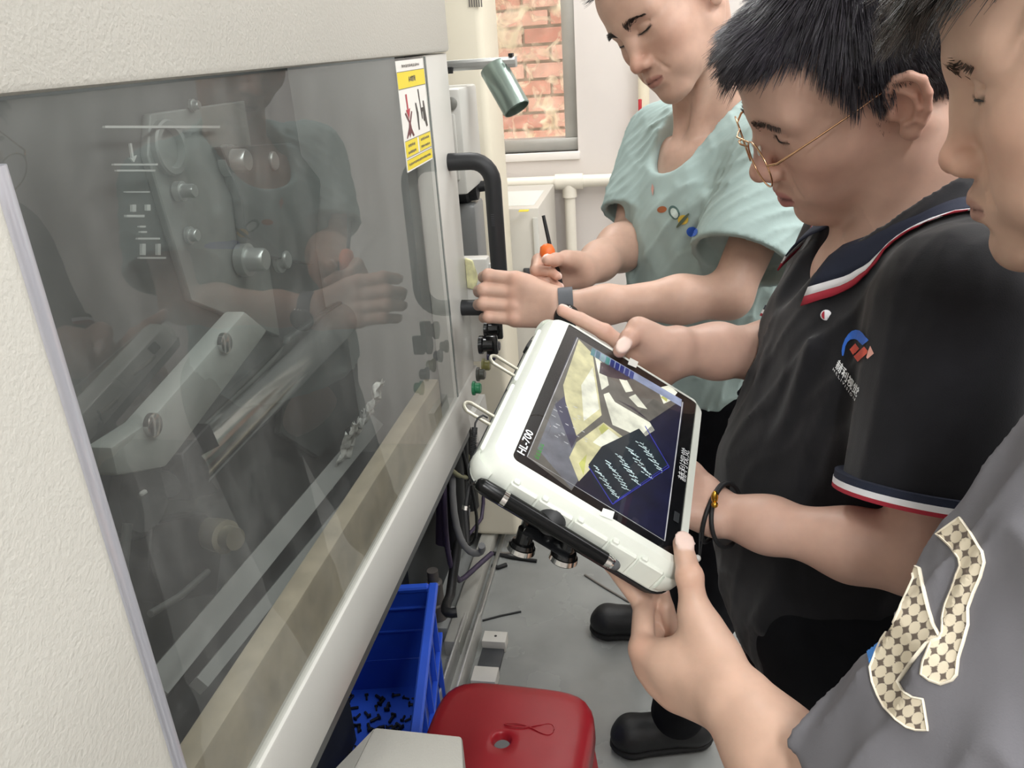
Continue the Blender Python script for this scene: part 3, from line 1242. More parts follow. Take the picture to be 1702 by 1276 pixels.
# gauge scale: moulded white marks and an arrow
GW = mat('pale_marks', srgb('#a9aba8'), 0.6)
for (x0, y0, x1, y1) in ((185, 272, 258, 275), (190, 282, 254, 285), (205, 318, 245, 320), (206, 357, 236, 361), (225, 395, 262, 398), (228, 427, 272, 430), (170, 209, 362, 213), (228, 375, 238, 378), (230, 384, 240, 387), (216, 340, 222, 352), (240, 340, 246, 350), (232, 405, 238, 424), (258, 405, 263, 424)):
    MB().prism([XI(x0, y0, XB + 0.016), XI(x1, y0, XB + 0.016), XI(x1, y1, XB + 0.016), XI(x0, y1, XB + 0.016)], (0.003, 0, 0)).build('scale_mark', GW, mach)
MB().prism([XI(px, py, XB + 0.016) for px, py in ((213, 238), (216, 238), (220, 262), (225, 258), (220, 270), (213, 262), (217, 263))], (0.002, 0, 0)).build('scale_arrow', GW, mach)
# swing arm
ARM = mat('arm_paint', srgb('#868a86'), 0.5, noise=(8, 0.06))
arm = MB().prism([XI(px, py, -0.470) for px, py in ((138, 742), (205, 700), (372, 517), (412, 549), (395, 572), (262, 742), (235, 775), (150, 790))], (0.026, 0, 0)).bevel(0.004, 2).build('swing_arm', ARM, mach, smooth=35)
for px, py in ((250, 706), (370, 570)):
    disc_on('arm_bolt', px, py, 0.011, 0.006, STEEL, -0.444, parent=arm)
# bright feed roller
rA, rB = XI(300, 782, -0.47), XI(585, 512, -0.52)
MB().cyl(rA, rB, 0.030, 0.030, 32).build('feed_roller', STEEL, mach, smooth=40)
MB().cyl(rA + nrm(rA - rB) * 0.03, rA - nrm(rA - rB) * 0.004, 0.014, seg=20).build('roller_shaft', DARKSTEEL, mach, smooth=40)
plate_on('bearing_block', [(232, 752), (282, 702), (303, 745), (283, 792), (300, 815), (250, 830)], BLACK, -0.49, 0.045)
disc_on('pulley', 195, 815, 0.045, 0.03, DARKSTEEL, -0.50)
plate_on('latch_tab', [(228, 818), (238, 812), (242, 818), (230, 826)], GW, -0.46, 0.004)
kA = XI(345, 885, -0.47)
MB().lathe(kA, (0.9, -0.35, 0.1), [(0, 0.016), (0.02, 0.018), (0.03, 0.018), (0.032, 0.013), (0.045, 0.012)], 18).build('adjusting_knob', mat('old_brass', srgb('#8a8574'), 0.35, metal=0.6), mach, smooth=40)
plate_on('gear_cover', [(205, 870), (300, 850), (330, 900), (318, 985), (230, 1000), (200, 940)], BLACK, -0.50, 0.03)
MB().tube([XI(250, 1020, -0.44), XI(300, 990, -0.44), XI(345, 950, -0.45)], 0.0035, 8).build('oil_line', mat('hose_grey', srgb('#4a4c4b'), 0.5), mach, smooth=60)
MB().tube([XI(212, 870, -0.42), XI(205, 940, -0.42), XI(215, 1010, -0.42), XI(205, 1090, -0.42)], 0.004, 8).build('oil_line', mat('hose_grey'), mach, smooth=60)
for q, (px0, py0, px1, py1, wd) in enumerate(((250, 1150, 620, 705, 0.018), (330, 1140, 660, 735, 0.010))):
    a, c = XI(px0, py0, -0.46 + q * 0.03), XI(px1, py1, -0.46 + q * 0.03)
    MB().tube([a, c], wd, 4).build('guide_rail', GREYPAINT, mach, smooth=30)
plate_on('scrap_chute', [(470, 560), (560, 500), (590, 690), (520, 760), (455, 720)], mat('chute', srgb('#3f4342'), 0.5, noise=(9, 0.2)), -0.515, 0.01)
# crumpled clear wrap lying on the rail
n = 46
gu, gv = np.meshgrid(np.linspace(-1, 1, n), np.linspace(-1, 1, n), indexing='ij')
c0 = XI(598, 702, -0.44)
wq = wrinkle(5, n=8, wl=(0.02, 0.06), ridge=True, power=1.0)
base_ = np.stack([0.030 * gv.ravel(), 0.080 * gu.ravel(), 0.050 * gv.ravel() + 0.012 * np.sin(3 * gu.ravel())], 1)
co = c0 + base_ + np.stack([0.035 * (wq(base_ + 1) - 0.3), 0.03 * (wq(base_ + 2) - 0.3), 0.07 * (wq(base_ + 3) - 0.3)], 1)
ix = np.arange(n * n).reshape(n, n)
F = np.stack([ix[:-1, :-1], ix[1:, :-1], ix[1:, 1:], ix[:-1, 1:]], -1).reshape(-1, 4)
tag(pymesh('crumpled_wrap', co, F, mat('clear_wrap', srgb('#d9d9d4'), 0.25, noise=(90, 0.35)), smooth=False), 'crumpled clear wrap inside the machine behind the glass', 'wrap')
# machine underside and base
MB().box((-0.95, -0.4, 0.0), (-0.72, yE, zB)).box((-0.95, 1.75, 0.0), (-0.66, 2.24, zB)).build('base_body', mat('base_dark', srgb('#35383a'), 0.7, noise=(6, 0.2)), mach)
MB().box((-0.95, -0.4, zB - 0.012), (XM - 0.02, yE, zB + 0.004)).build('underside', mat('base_dark'), mach)
ry = PZ(790, 930, 0.0)
for q, (dx, w_, h_) in enumerate(((0.0, 0.045, 0.05), (0.058, 0.012, 0.016))):
    MB().box((-0.575 + dx, 1.73, 0.0), (-0.575 + dx + w_, 2.98, h_), 0.002).build('base_rail', ALU if q else mat('rail_paint', srgb('#9d9c95'), 0.5, noise=(9, 0.1)), mach, smooth=35)

# cream box at the bottom of the frame, standing on the floor against the machine
T4 = [PZ(px, py, 0.80) for px, py in ((622, 1207), (768, 1222), (774, 1330), (560, 1330))]
SL = [PZ(530, 1276, 0.80)]
cb = empty('cream_box', (T4[2][0] - 0.05, T4[2][1], 0), 'cream metal box with a sloping side below the glass door', 'box')
top = [T4[0], T4[1], T4[2], T4[3]]
MB().prism([p - np.array([0, 0, 0.8]) for p in top], (0, 0, 0.8)).bevel(0.004, 2).build('box_body', PAINT, cb, smooth=35)
a, d = T4[0], T4[3]
out = a + (SL[0] - a) * 1.6
MB().prism([a - np.array([0.001, 0, 0.004]), d - np.array([0.001, 0, 0.004]), d + np.array([-0.10, -0.02, -0.06]), out + np.array([0, 0, -0.035])], (0, 0, -0.65)).build('sloping_side', PAINT, cb)
MB().box(T4[1] + np.array([0.0015, -0.06, -0.05]), T4[1] + np.array([0.0045, -0.05, -0.02]), 0.0006).build('side_catch', STEEL, cb)

# ---------------------------------------------------------------- beyond the door column
cream = mat('cream_tank', srgb('#e9e2ce'), 0.45, noise=(3, 0.03))
tk = empty('cream_cabinet', (-0.6, 2.3, 0), 'tall cream cabinet beyond the door handle, left of the window', 'cabinet')
tx = PY(808, 130, 2.25)[0]
MB().box((tx - 0.35, 2.25, 0.051), (tx, 2.48, 2.3), 0.02, seg=3).build('body', cream, tk, smooth=40)
for q in range(6):
    px = 780 + q * 4
    a = PY(px, 3, 2.248)
    MB().box(a + np.array([-0.0015, -0.001, -0.012]), a + np.array([0.0015, 0.002, 0.03])).build('vent_slot', GREYP, tk)
cbx = empty('junction_box', (-0.45, 1.62, 1.3), 'pale grey junction box with a round knob beside the door column', 'box')
jb0, jb1 = PY(744, 148, 1.60), PY(772, 255, 1.60)
MB().box((jb0[0] - 0.1, 1.60, jb1[2] - 0.08), (jb1[0], 1.76, jb0[2]), 0.006).build('body', PAINT_SMOOTH, cbx, smooth=35)
MB().box((jb0[0] - 0.02, 1.592, jb1[2] - 0.05), (jb1[0] - 0.012, 1.600, jb0[2] - 0.045), 0.003).build('cover', PAINT_SMOOTH, cbx, smooth=35)
MB().lathe(PY(750, 172, 1.600), (0, -1, 0), [(0, 0.012), (0.006, 0.012), (0.008, 0.009)], 18).build('knob', mat('knob_grey', srgb('#85857f'), 0.4), cbx, smooth=40)
MB().box((jb0[0] - 0.1, 1.64, 0.9), (jb0[0] - 0.04, 1.70, jb1[2] - 0.07)).build('post', PAINT_SMOOTH, cbx)
# work lamp on an aluminium bar
wl = empty('work_lamp', PY(750, 107, 1.69), 'aluminium bar carrying a tubular steel work lamp in front of the window', 'lamp')
a, c = PY(700, 110, 1.69), PY(858, 105, 1.69)
zb = (a[2] + c[2]) / 2
MB().box((a[0] - 0.1, 1.68, zb - 0.010), (c[0], 1.705, zb + 0.010), 0.002).box((a[0] - 0.1, 1.677, zb - 0.003), (c[0], 1.68, zb + 0.004)).build('bar', ALU, wl, smooth=35)
MB().box((c[0] - 0.012, 1.672, zb + 0.010), (c[0] - 0.004, 1.69, zb + 0.016)).build('bar_clip', BLACK, wl)
q0 = PY(748, 117, 1.675)
MB().box(q0 + np.array([-0.004, -0.002, -0.006]), q0 + np.array([0.005, 0.004, 0.006])).build('bar_clip', BLACK, wl)
l0, l1 = PY(819, 111, 1.692), PY(859, 181, 1.665)
d = nrm(l1 - l0)
GT = mat('galvanised_tube', srgb('#93a39b'), 0.28, metal=0.8, noise=(14, 0.12))
MB().lathe(l0, d, [(0, 0.027), (0.004, 0.028), (np.linalg.norm(l1 - l0), 0.028), (np.linalg.norm(l1 - l0) + 0.001, 0.026), (np.linalg.norm(l1 - l0) - 0.012, 0.025), (np.linalg.norm(l1 - l0) - 0.012, 0.001)], 28).build('lamp_tube', GT, wl, smooth=40)
MB().box((a[0] - 0.13, 1.665, zb - 0.05), (a[0] - 0.09, 1.72, zb + 0.12), 0.003).box((a[0] - 0.13, 1.665, 0.9), (a[0] - 0.10, 1.70, zb)).build('bracket', PAINT_SMOOTH, wl, smooth=35)
# dark pump behind the handle
pm = empty('pump', PY(775, 330, 1.72), 'dark pump motor behind the door handle', 'pump')
a = PY(772, 315, 1.70)
MB().lathe(a + np.array([-0.07, 0.03, 0]), (1, 0.05, 0), [(0, 0.036), (0.07, 0.036), (0.075, 0.030), (0.092, 0.028), (0.095, 0.012), (0.108, 0.011)], 22).build('motor', BLACK, pm, smooth=40)
MB().box(a + np.array([-0.10, 0.0, -0.30]), a + np.array([0.020, 0.09, -0.032]), 0.008).build('housing', mat('pump_grey', srgb('#7e8080'), 0.4, metal=0.3), pm, smooth=40)
# grey cabinet past the handle
gc = empty('grey_cabinet', (-0.45, 2.7, 0), 'pale grey machine cabinet standing behind the gripping hand', 'cabinet')
GY = 2.50
g0, g1 = PY(826, 345, GY), PY(895, 345, GY)
gm = mat('pale_grey_paint', srgb('#cfcbc2'), 0.4, noise=(4, 0.04))
MB().box((g0[0] - 0.25, GY, 0.051), (g1[0], 2.93, g1[2]), 0.006).build('body', gm, gc, smooth=35)
MB().box((g1[0] - 0.02, GY - 0.007, 0.1), (g1[0] - 0.004, GY, g1[2] - 0.03), 0.002).build('corner_strip', PAINT_SMOOTH, gc, smooth=35)
kk = PY(876, 455, GY)
MB().box(kk + np.array([-0.010, -0.012, -0.02]), kk + np.array([0.010, 0.0, 0.02]), 0.003).build('latch', DARKSTEEL, gc, smooth=35)
tag(MB().box((g1[0] - 0.15, GY + 0.04, g1[2]), (g1[0] - 0.02, GY + 0.30, g1[2] + 0.0015)).build('paper_sheet', mat('paper', srgb('#dfe3dd'), 0.7)), 'sheet of paper lying on the pale grey cabinet', 'paper')
yl = PZ(870, 350, g1[2] + 0.003)
tag(MB().box(yl + np.array([-0.014, -0.012, -0.0010]), yl + np.array([0.016, 0.014, 0.0005])).build('yellow_note', YELLOW), 'small yellow note on the paper on the grey cabinet', 'note')
# control box with knobs and push buttons
ctl = empty('control_box', (-0.42, 1.6, 0.7), 'white control panel with black knobs and coloured buttons below the hand', 'control panel')
cx1 = -0.300
_c0, _c1 = PX(783, 680, cx1), PX(824, 600, cx1)
cy0, cy1 = yE + 0.002, _c1[1] + 0.02
czb = (_c0[2] + _c1[2]) / 2
czt = czb + 0.20
MB().box((-0.45, cy0, czb), (cx1, cy1, czt), 0.004).build('body', PAINT_SMOOTH, ctl, smooth=35)
MB().box((cx1, cy0 + 0.02, czb + 0.012), (cx1 + 0.003, cy1 - 0.02, czt - 0.012), 0.001).build('face_plate', mat('face_plate', srgb('#d9d9d6'), 0.35), ctl)
MB().prism([PX(px, py, cx1) for px, py in ((788, 688), (806, 655), (813, 700), (806, 752), (797, 735))], (-0.01, 0, 0)).build('hinge_plate', PAINT_SMOOTH, ctl)
for px, py, col in ((806, 548, '#17181a'), (797, 573, '#17181a')):
    a = PX(px, py, cx1 + 0.003)
    MB().lathe(a, (1, 0, 0), [(0, 0.016), (0.006, 0.016), (0.008, 0.012), (0.024, 0.011), (0.026, 0.008)], 16).build('knob', BLACKGLOSS, ctl, smooth=40)
    MB().box(a + np.array([0.012, -0.005, -0.017]), a + np.array([0.032, 0.005, 0.017]), 0.003).build('knob_grip', BLACKGLOSS, ctl, smooth=40)
for px, py, col in ((786, 645, '#1d6a45'), (793, 622, '#3a3b35'), (802, 607, '#6d6a3a'), (811, 591, '#2a2a50'), (819, 575, '#3a3b40')):
    a = PX(px, py, cx1 + 0.003)
    MB().lathe(a, (1, 0, 0), [(0, 0.012), (0.004, 0.012), (0.005, 0.009), (0.012, 0.009), (0.014, 0.007)], 16).build('push_button', mat('button_' + col[1:], srgb(col), 0.35), ctl, smooth=40)
# yellow and white tag hanging on the latch by the fingers
tg = PY(783, 452, 1.40)
tag(MB().prism([tg + np.array(v) for v in ((-0.010, 0, 0.026), (0.004, 0, 0.020), (0.012, 0, -0.012), (0.004, 0, -0.034), (-0.010, 0, -0.030))], (0, 0.006, 0)).bevel(0.001, 1).build('label_tag', mat('tag_yellow', srgb('#d9d6a8'), 0.5, noise=(60, 0.25)), smooth=35),
    'pale yellow tag on the machine beside the gripping fingers', 'tag')
# cables under the machine
CBL = [mat('cable_black', srgb('#141516'), 0.5), mat('cable_purple', srgb('#3a3046'), 0.5), mat('cable_grey', srgb('#6a6b6c'), 0.5), mat('cable_olive', srgb('#7b7a5e'), 0.6)]
names = ['thick black', 'purple-black', 'grey', 'olive', 'thin black', 'looped black', 'twisted grey', 'hanging black', 'low black', 'dark rear']
for q in range(10):
    y0 = 1.84 + 0.035 * q + RNG.uniform(-0.03, 0.03)
    x = -0.50 - 0.022 * (q % 5) - 0.03 * RNG.random()
    z0 = 0.80 + RNG.uniform(-0.1, 0.05)
    pts = []
    dz = RNG.uniform(0.35, 0.7)
    for t in np.linspace(0, 1, 16):
        pts.append((x - 0.08 * math.sin(t * 3.0 + q) * t, y0 + 0.20 * (t - 0.5) * (1 if q % 2 else -1) + 0.05 * math.sin(6 * t + q), max(0.14, z0 - dz * math.sin(t * math.pi * (0.55 + 0.04 * q)))))
    r = [0.014, 0.008, 0.010, 0.007, 0.004, 0.005, 0.008, 0.012, 0.010, 0.006][q]
    tag(MB().tube(pts, r, 8).build('cable', CBL[[0, 1, 2, 3, 0, 0, 2, 0, 0, 1][q]], smooth=60), names[q] + ' cable hanging under the machine behind the blue crate', 'cable', 'cables under the machine')
for q in range(5):
    y0 = 1.86 + 0.07 * q
    pts = [(-0.53 - 0.03 * (q % 2) - 0.04 * t, y0 + 0.07 * math.sin(2.2 * t + q), 0.90 - 0.66 * t) for t in np.linspace(0, 1, 14)]
    tag(MB().tube(pts, 0.032 - 0.003 * (q % 3), 12).build('hose', CBL[[0, 1, 0, 2, 0][q]], smooth=60), ['thick black hose nearest the crate', 'dark purple hose second from the crate', 'thick black hose in the middle of the bundle', 'grey hose fourth from the crate', 'thick black hose farthest from the crate'][q] + ' under the machine', 'hose', 'hoses under the machine')
gr = empty('valve_block', (-0.5, 1.75, 0.0), 'dark grey valve block standing on the base rail behind the crate', 'valve block')
a = PZ(735, 1020, 0.10)
MB().lathe(np.array([a[0] - 0.03, a[1] + 0.05, 0.05]), (0, 0, 1), [(0, 0.03), (0.05, 0.03), (0.055, 0.024), (0.12, 0.024), (0.125, 0.016), (0.16, 0.016)], 18).build('valve', mat('valve_grey', srgb('#6f6a66'), 0.5, metal=0.3), gr, smooth=40)
MB().box((a[0] - 0.07, a[1], 0.0), (a[0] + 0.01, a[1] + 0.10, 0.05), 0.004).build('block', GREYPAINT, gr, smooth=35)

# ---------------------------------------------------------------- blue crate with small black parts
BLUE = mat('blue_plastic', srgb('#2c58d0'), 0.35, noise=(6, 0.06))
c_fr, c_nr = PZ(728, 966, 0.32), PZ(700, 1215, 0.32)
ydir = nrm((c_fr - c_nr) * np.array([1, 1, 0]))
xdir = np.array([-ydir[1], ydir[0], 0.0])           # towards the machine
CL, CW, CH = 0.60, 0.38, 0.32
org = c_fr - ydir * CL
org[2] = 0.0
cr = empty('crate', org + xdir * CW / 2 + ydir * CL / 2, 'blue plastic crate on the floor half under the machine', 'crate')


def CR(a, c, z):
    return org + ydir * a + xdir * c + np.array([0, 0, z])


def crbox(lo, hi, name, bev=0.003, taper=0.0):
    pts = [CR(x, y, lo[2]) for x, y in ((lo[0], lo[1]), (hi[0], lo[1]), (hi[0], hi[1]), (lo[0], hi[1]))]
    return MB().prism(pts, (0, 0, hi[2] - lo[2])).bevel(bev, 1).build(name, BLUE, cr, smooth=35)


t = 0.006
crbox((0.02, 0.02, 0.004), (CL - 0.02, CW - 0.02, 0.014), 'crate_floor')
for nm, (p0, p1, q0, q1) in {'side_near_aisle': ((0.015, 0.015), (CL - 0.015, 0.015), (0, 1), 0), 'side_machine': ((0.015, CW - 0.015), (CL - 0.015, CW - 0.015), (0, -1), 0),
                             'end_front': ((0.015, 0.015), (0.015, CW - 0.015), (1, 0), 0), 'end_back': ((CL - 0.015, 0.015), (CL - 0.015, CW - 0.015), (-1, 0), 0)}.items():
    dx, dy = q0
    a = [CR(p0[0] + dx * 0.012, p0[1] + dy * 0.012, 0.004), CR(p1[0] + dx * 0.012, p1[1] + dy * 0.012, 0.004), CR(p1[0], p1[1], CH - 0.01), CR(p0[0], p0[1], CH - 0.01)]
    MB().prism(a, (xdir * dy + ydir * dx) * t).build('crate_wall', BLUE, cr)
for lo, hi in (((0, 0), (CL, 0.024)), ((0, CW - 0.024), (CL, CW)), ((0, 0.024), (0.024, CW - 0.024)), ((CL - 0.024, 0.024), (CL, CW - 0.024))):
    crbox((*lo, CH - 0.016), (*hi, CH), 'rim', 0.004)
for z in (0.10, 0.19, 0.26):
    crbox((CL - 0.030, 0.03, z), (CL - 0.021, CW - 0.03, z + 0.006), 'rib', 0.001)
for k in range(1, 6):
    crbox((k * CL / 6 - 0.004, 0.001, 0.02), (k * CL / 6 + 0.004, 0.014, CH - 0.02), 'rib', 0.001)
crbox((0.03, 0.0, 0.17), (CL - 0.03, 0.012, 0.185), 'rib', 0.001)
PART = mat('black_parts', srgb('#131519'), 0.45)
pv = MB().box((-0.010, -0.0025, 0), (0.010, 0.0025, 0.005), 0.001, seg=1).box((-0.010, -0.005, 0), (-0.006, 0.005, 0.008), 0.001, seg=1)
pme = bpy.data.meshes.new('connector')
pv.bm.to_mesh(pme)
pv.bm.free()
pme.materials.append(PART)
for k in range(170):
    o = bpy.data.objects.new('connector', pme)
    COL.objects.link(o)
    a = CL * (0.10 + 0.82 * RNG.random())
    c = CW * (0.10 + 0.80 * RNG.random())
    o.location = CR(a, c, 0.0145).tolist()
    o.rotation_euler = (0, 0, RNG.uniform(0, 6.28))
    s = RNG.uniform(0.8, 1.5)
    o.scale = (s, s, s)
    tag(o, 'small black plastic connector lying loose in the blue crate', 'connector', 'loose connectors in the blue crate')

# ---------------------------------------------------------------- red stool
sc_ = PZ(838, 1238, 0.45)
st = empty('stool', (sc_[0], sc_[1], 0), 'red plastic stool with a round hole in the seat', 'stool')


def sqr(r, a, n=4.2):
    c, s = math.cos(a), math.sin(a)
    k = (abs(c) ** n + abs(s) ** n) ** (-1 / n)
    return np.array([r * k * c, r * k * s, 0.0])


RED = mat('stool_red', srgb('#a6232e'), 0.32, noise=(9, 0.07), bump=(25, 0.08, 0.002))
bm = bmesh.new()
nseg = 64
rot = rot_axis((0, 0, 1), -3)
ctr = np.array([sc_[0], sc_[1], 0.45])
hole = PZ(833, 1229, 0.45) - ctr
prof = [(0.0145, -0.016, 1), (0.0165, -0.003, 1), (0.020, 0.0005, 1), (0.030, -0.001, 0.6), (0.08, 0.0015, 0.3), (0.120, 0.0018, 0), (0.136, 0.001, 0), (0.144, -0.004, 0), (0.148, -0.014, 0), (0.150, -0.045, 0), (0.147, -0.045, 0), (0.143, -0.012, 0), (0.02, -0.016, 1)]
rings = []
for r, h, w in prof:
    ring = []
    for k in range(nseg):
        a = 2 * math.pi * k / nseg
        p = sqr(r, a, 2.0 if w == 1 else (3.0 if w else 4.6)) + hole * w + np.array([0, 0, h])
        ring.append(bm.verts.new(ctr + rot @ p))
    rings.append(ring)
for A, Bq in zip(rings[:-1], rings[1:]):
    for k in range(nseg):
        bm.faces.new((A[k], A[(k + 1) % nseg], Bq[(k + 1) % nseg], Bq[k]))
bmesh.ops.recalc_face_normals(bm, faces=bm.faces)
me = bpy.data.meshes.new('seat')
bm.to_mesh(me)
bm.free()
attach(link('seat', me, RED, smooth=True), st)
for sx, sy in ((1, 1), (1, -1), (-1, 1), (-1, -1)):
    tp = ctr + rot @ np.array([sx * 0.112, sy * 0.112, -0.03])
    bt = ctr + rot @ np.array([sx * 0.150, sy * 0.150, -0.45])
    MB().tube([tp, tp * 0.5 + bt * 0.5, bt], [0.020, 0.020, 0.018], 4).build('leg', RED, st, smooth=30)
for z, e in ((0.20, 0.142),):
    for k in range(4):
        A_, B_ = [(1, 1), (1, -1), (-1, -1), (-1, 1)][k], [(1, -1), (-1, -1), (-1, 1), (1, 1)][k]
        MB().tube([ctr + rot @ np.array([A_[0] * e, A_[1] * e, z - 0.45]), ctr + rot @ np.array([B_[0] * e, B_[1] * e, z - 0.45])], 0.010, 6).build('stretcher', RED, st, smooth=30)
# moulded fish-shaped ornament on the seat
orn = [ctr + rot @ (np.array([0.035 + 0.045 * math.cos(a), 0.045 + 0.013 * math.sin(2 * a) * (1.2 + math.cos(a)) / 2, 0.0018])) for a in np.linspace(0, 2 * math.pi, 36)[:-1]]
MB().tube(orn, 0.0012, 6, closed=True).build('moulded_ornament', RED, st, smooth=60)

# ---------------------------------------------------------------- odds and ends on the floor
GB = mat('grey_channel', srgb('#bcbcb8'), 0.4, metal=0.3, noise=(12, 0.08))
a0, a1 = PZ(782, 1036, 0.03), PZ(765, 1180, 0.03)
ch = empty('metal_channel', (a0[0], (a0[1] + a1[1]) / 2, 0), 'grey metal channel bar lying behind the red stool', 'channel')
for off, w_, h_, nm in ((0.0, 0.005, 0.07, 'flange'), (0.005, 0.036, 0.006, 'web'), (0.041, 0.005, 0.07, 'flange')):
    MB().box((a0[0] + off - 0.014, a1[1], 0.0), (a0[0] + off + w_ - 0.014, a0[1], h_), 0.001).build(nm, GB, ch, smooth=35)
bp = PZ(822, 1066, 0.02)
br = empty('steel_bracket', (bp[0], bp[1], 0), 'pale steel bracket with a screw hole beside the metal channel', 'bracket')
WB = mat('pale_bracket', srgb('#cfcdc6'), 0.45, noise=(10, 0.06))
MB().box((bp[0] - 0.032, bp[1] - 0.018, 0.0), (bp[0] + 0.034, bp[1] + 0.026, 0.035), 0.001).build('plate', WB, br, smooth=35)
MB().lathe((bp[0] + 0.003, bp[1] + 0.006, 0.0352), (0, 0, 1), [(0, 0.004), (0.0006, 0.0035)], 12).build('hole', BLACK, br)
MB().box((bp[0] - 0.032, bp[1] - 0.115, 0.0), (bp[0] + 0.030, bp[1] - 0.018, 0.012), 0.001).build('dark_web', DARKSTEEL, br, smooth=35)
MB().box((bp[0] - 0.032, bp[1] - 0.17, 0.0), (bp[0] + 0.034, bp[1] - 0.115, 0.035), 0.001).build('plate', WB, br, smooth=35)
for q, (pp, r, lab) in enumerate(((((812, 917), (850, 926), (892, 932)), 0.006, 'long black strip lying on the floor beyond the tablet'),
                                  (((813, 917), (840, 919), (868, 918)), 0.004, 'thin grey strip lying across the long black strip'),
                                  (((804, 919), (809, 930)), 0.007, 'short black stub beside the strips on the floor'),
                                  (((818, 940), (828, 943), (842, 938)), 0.007, 'small curved black offcut on the floor'),
                                  (((802, 1031), (832, 1023), (866, 1016)), 0.003, 'thin black rod on the floor above the steel bracket'),
                                  (((972, 955), (1005, 976), (1046, 1000)), 0.0035, 'grey rod on the floor beside the nearest black shoe'))):
    pts = [PZ(x, y, r) for x, y in pp]
    tag(MB().tube(pts, r, 8).build('floor_scrap', [BLACK, GREYP, BLACK, BLACK, BLACK, GREYP][q], smooth=60), lab, 'scrap')


# ---------------------------------------------------------------- people: heads
def polyc(S, pts, r, k, op='u'):
    rs = r if hasattr(r, '__len__') else [r] * len(pts)
    for i in range(len(pts) - 1):
        S.cone(pts[i], pts[i + 1], rs[i], rs[i + 1], k, op)


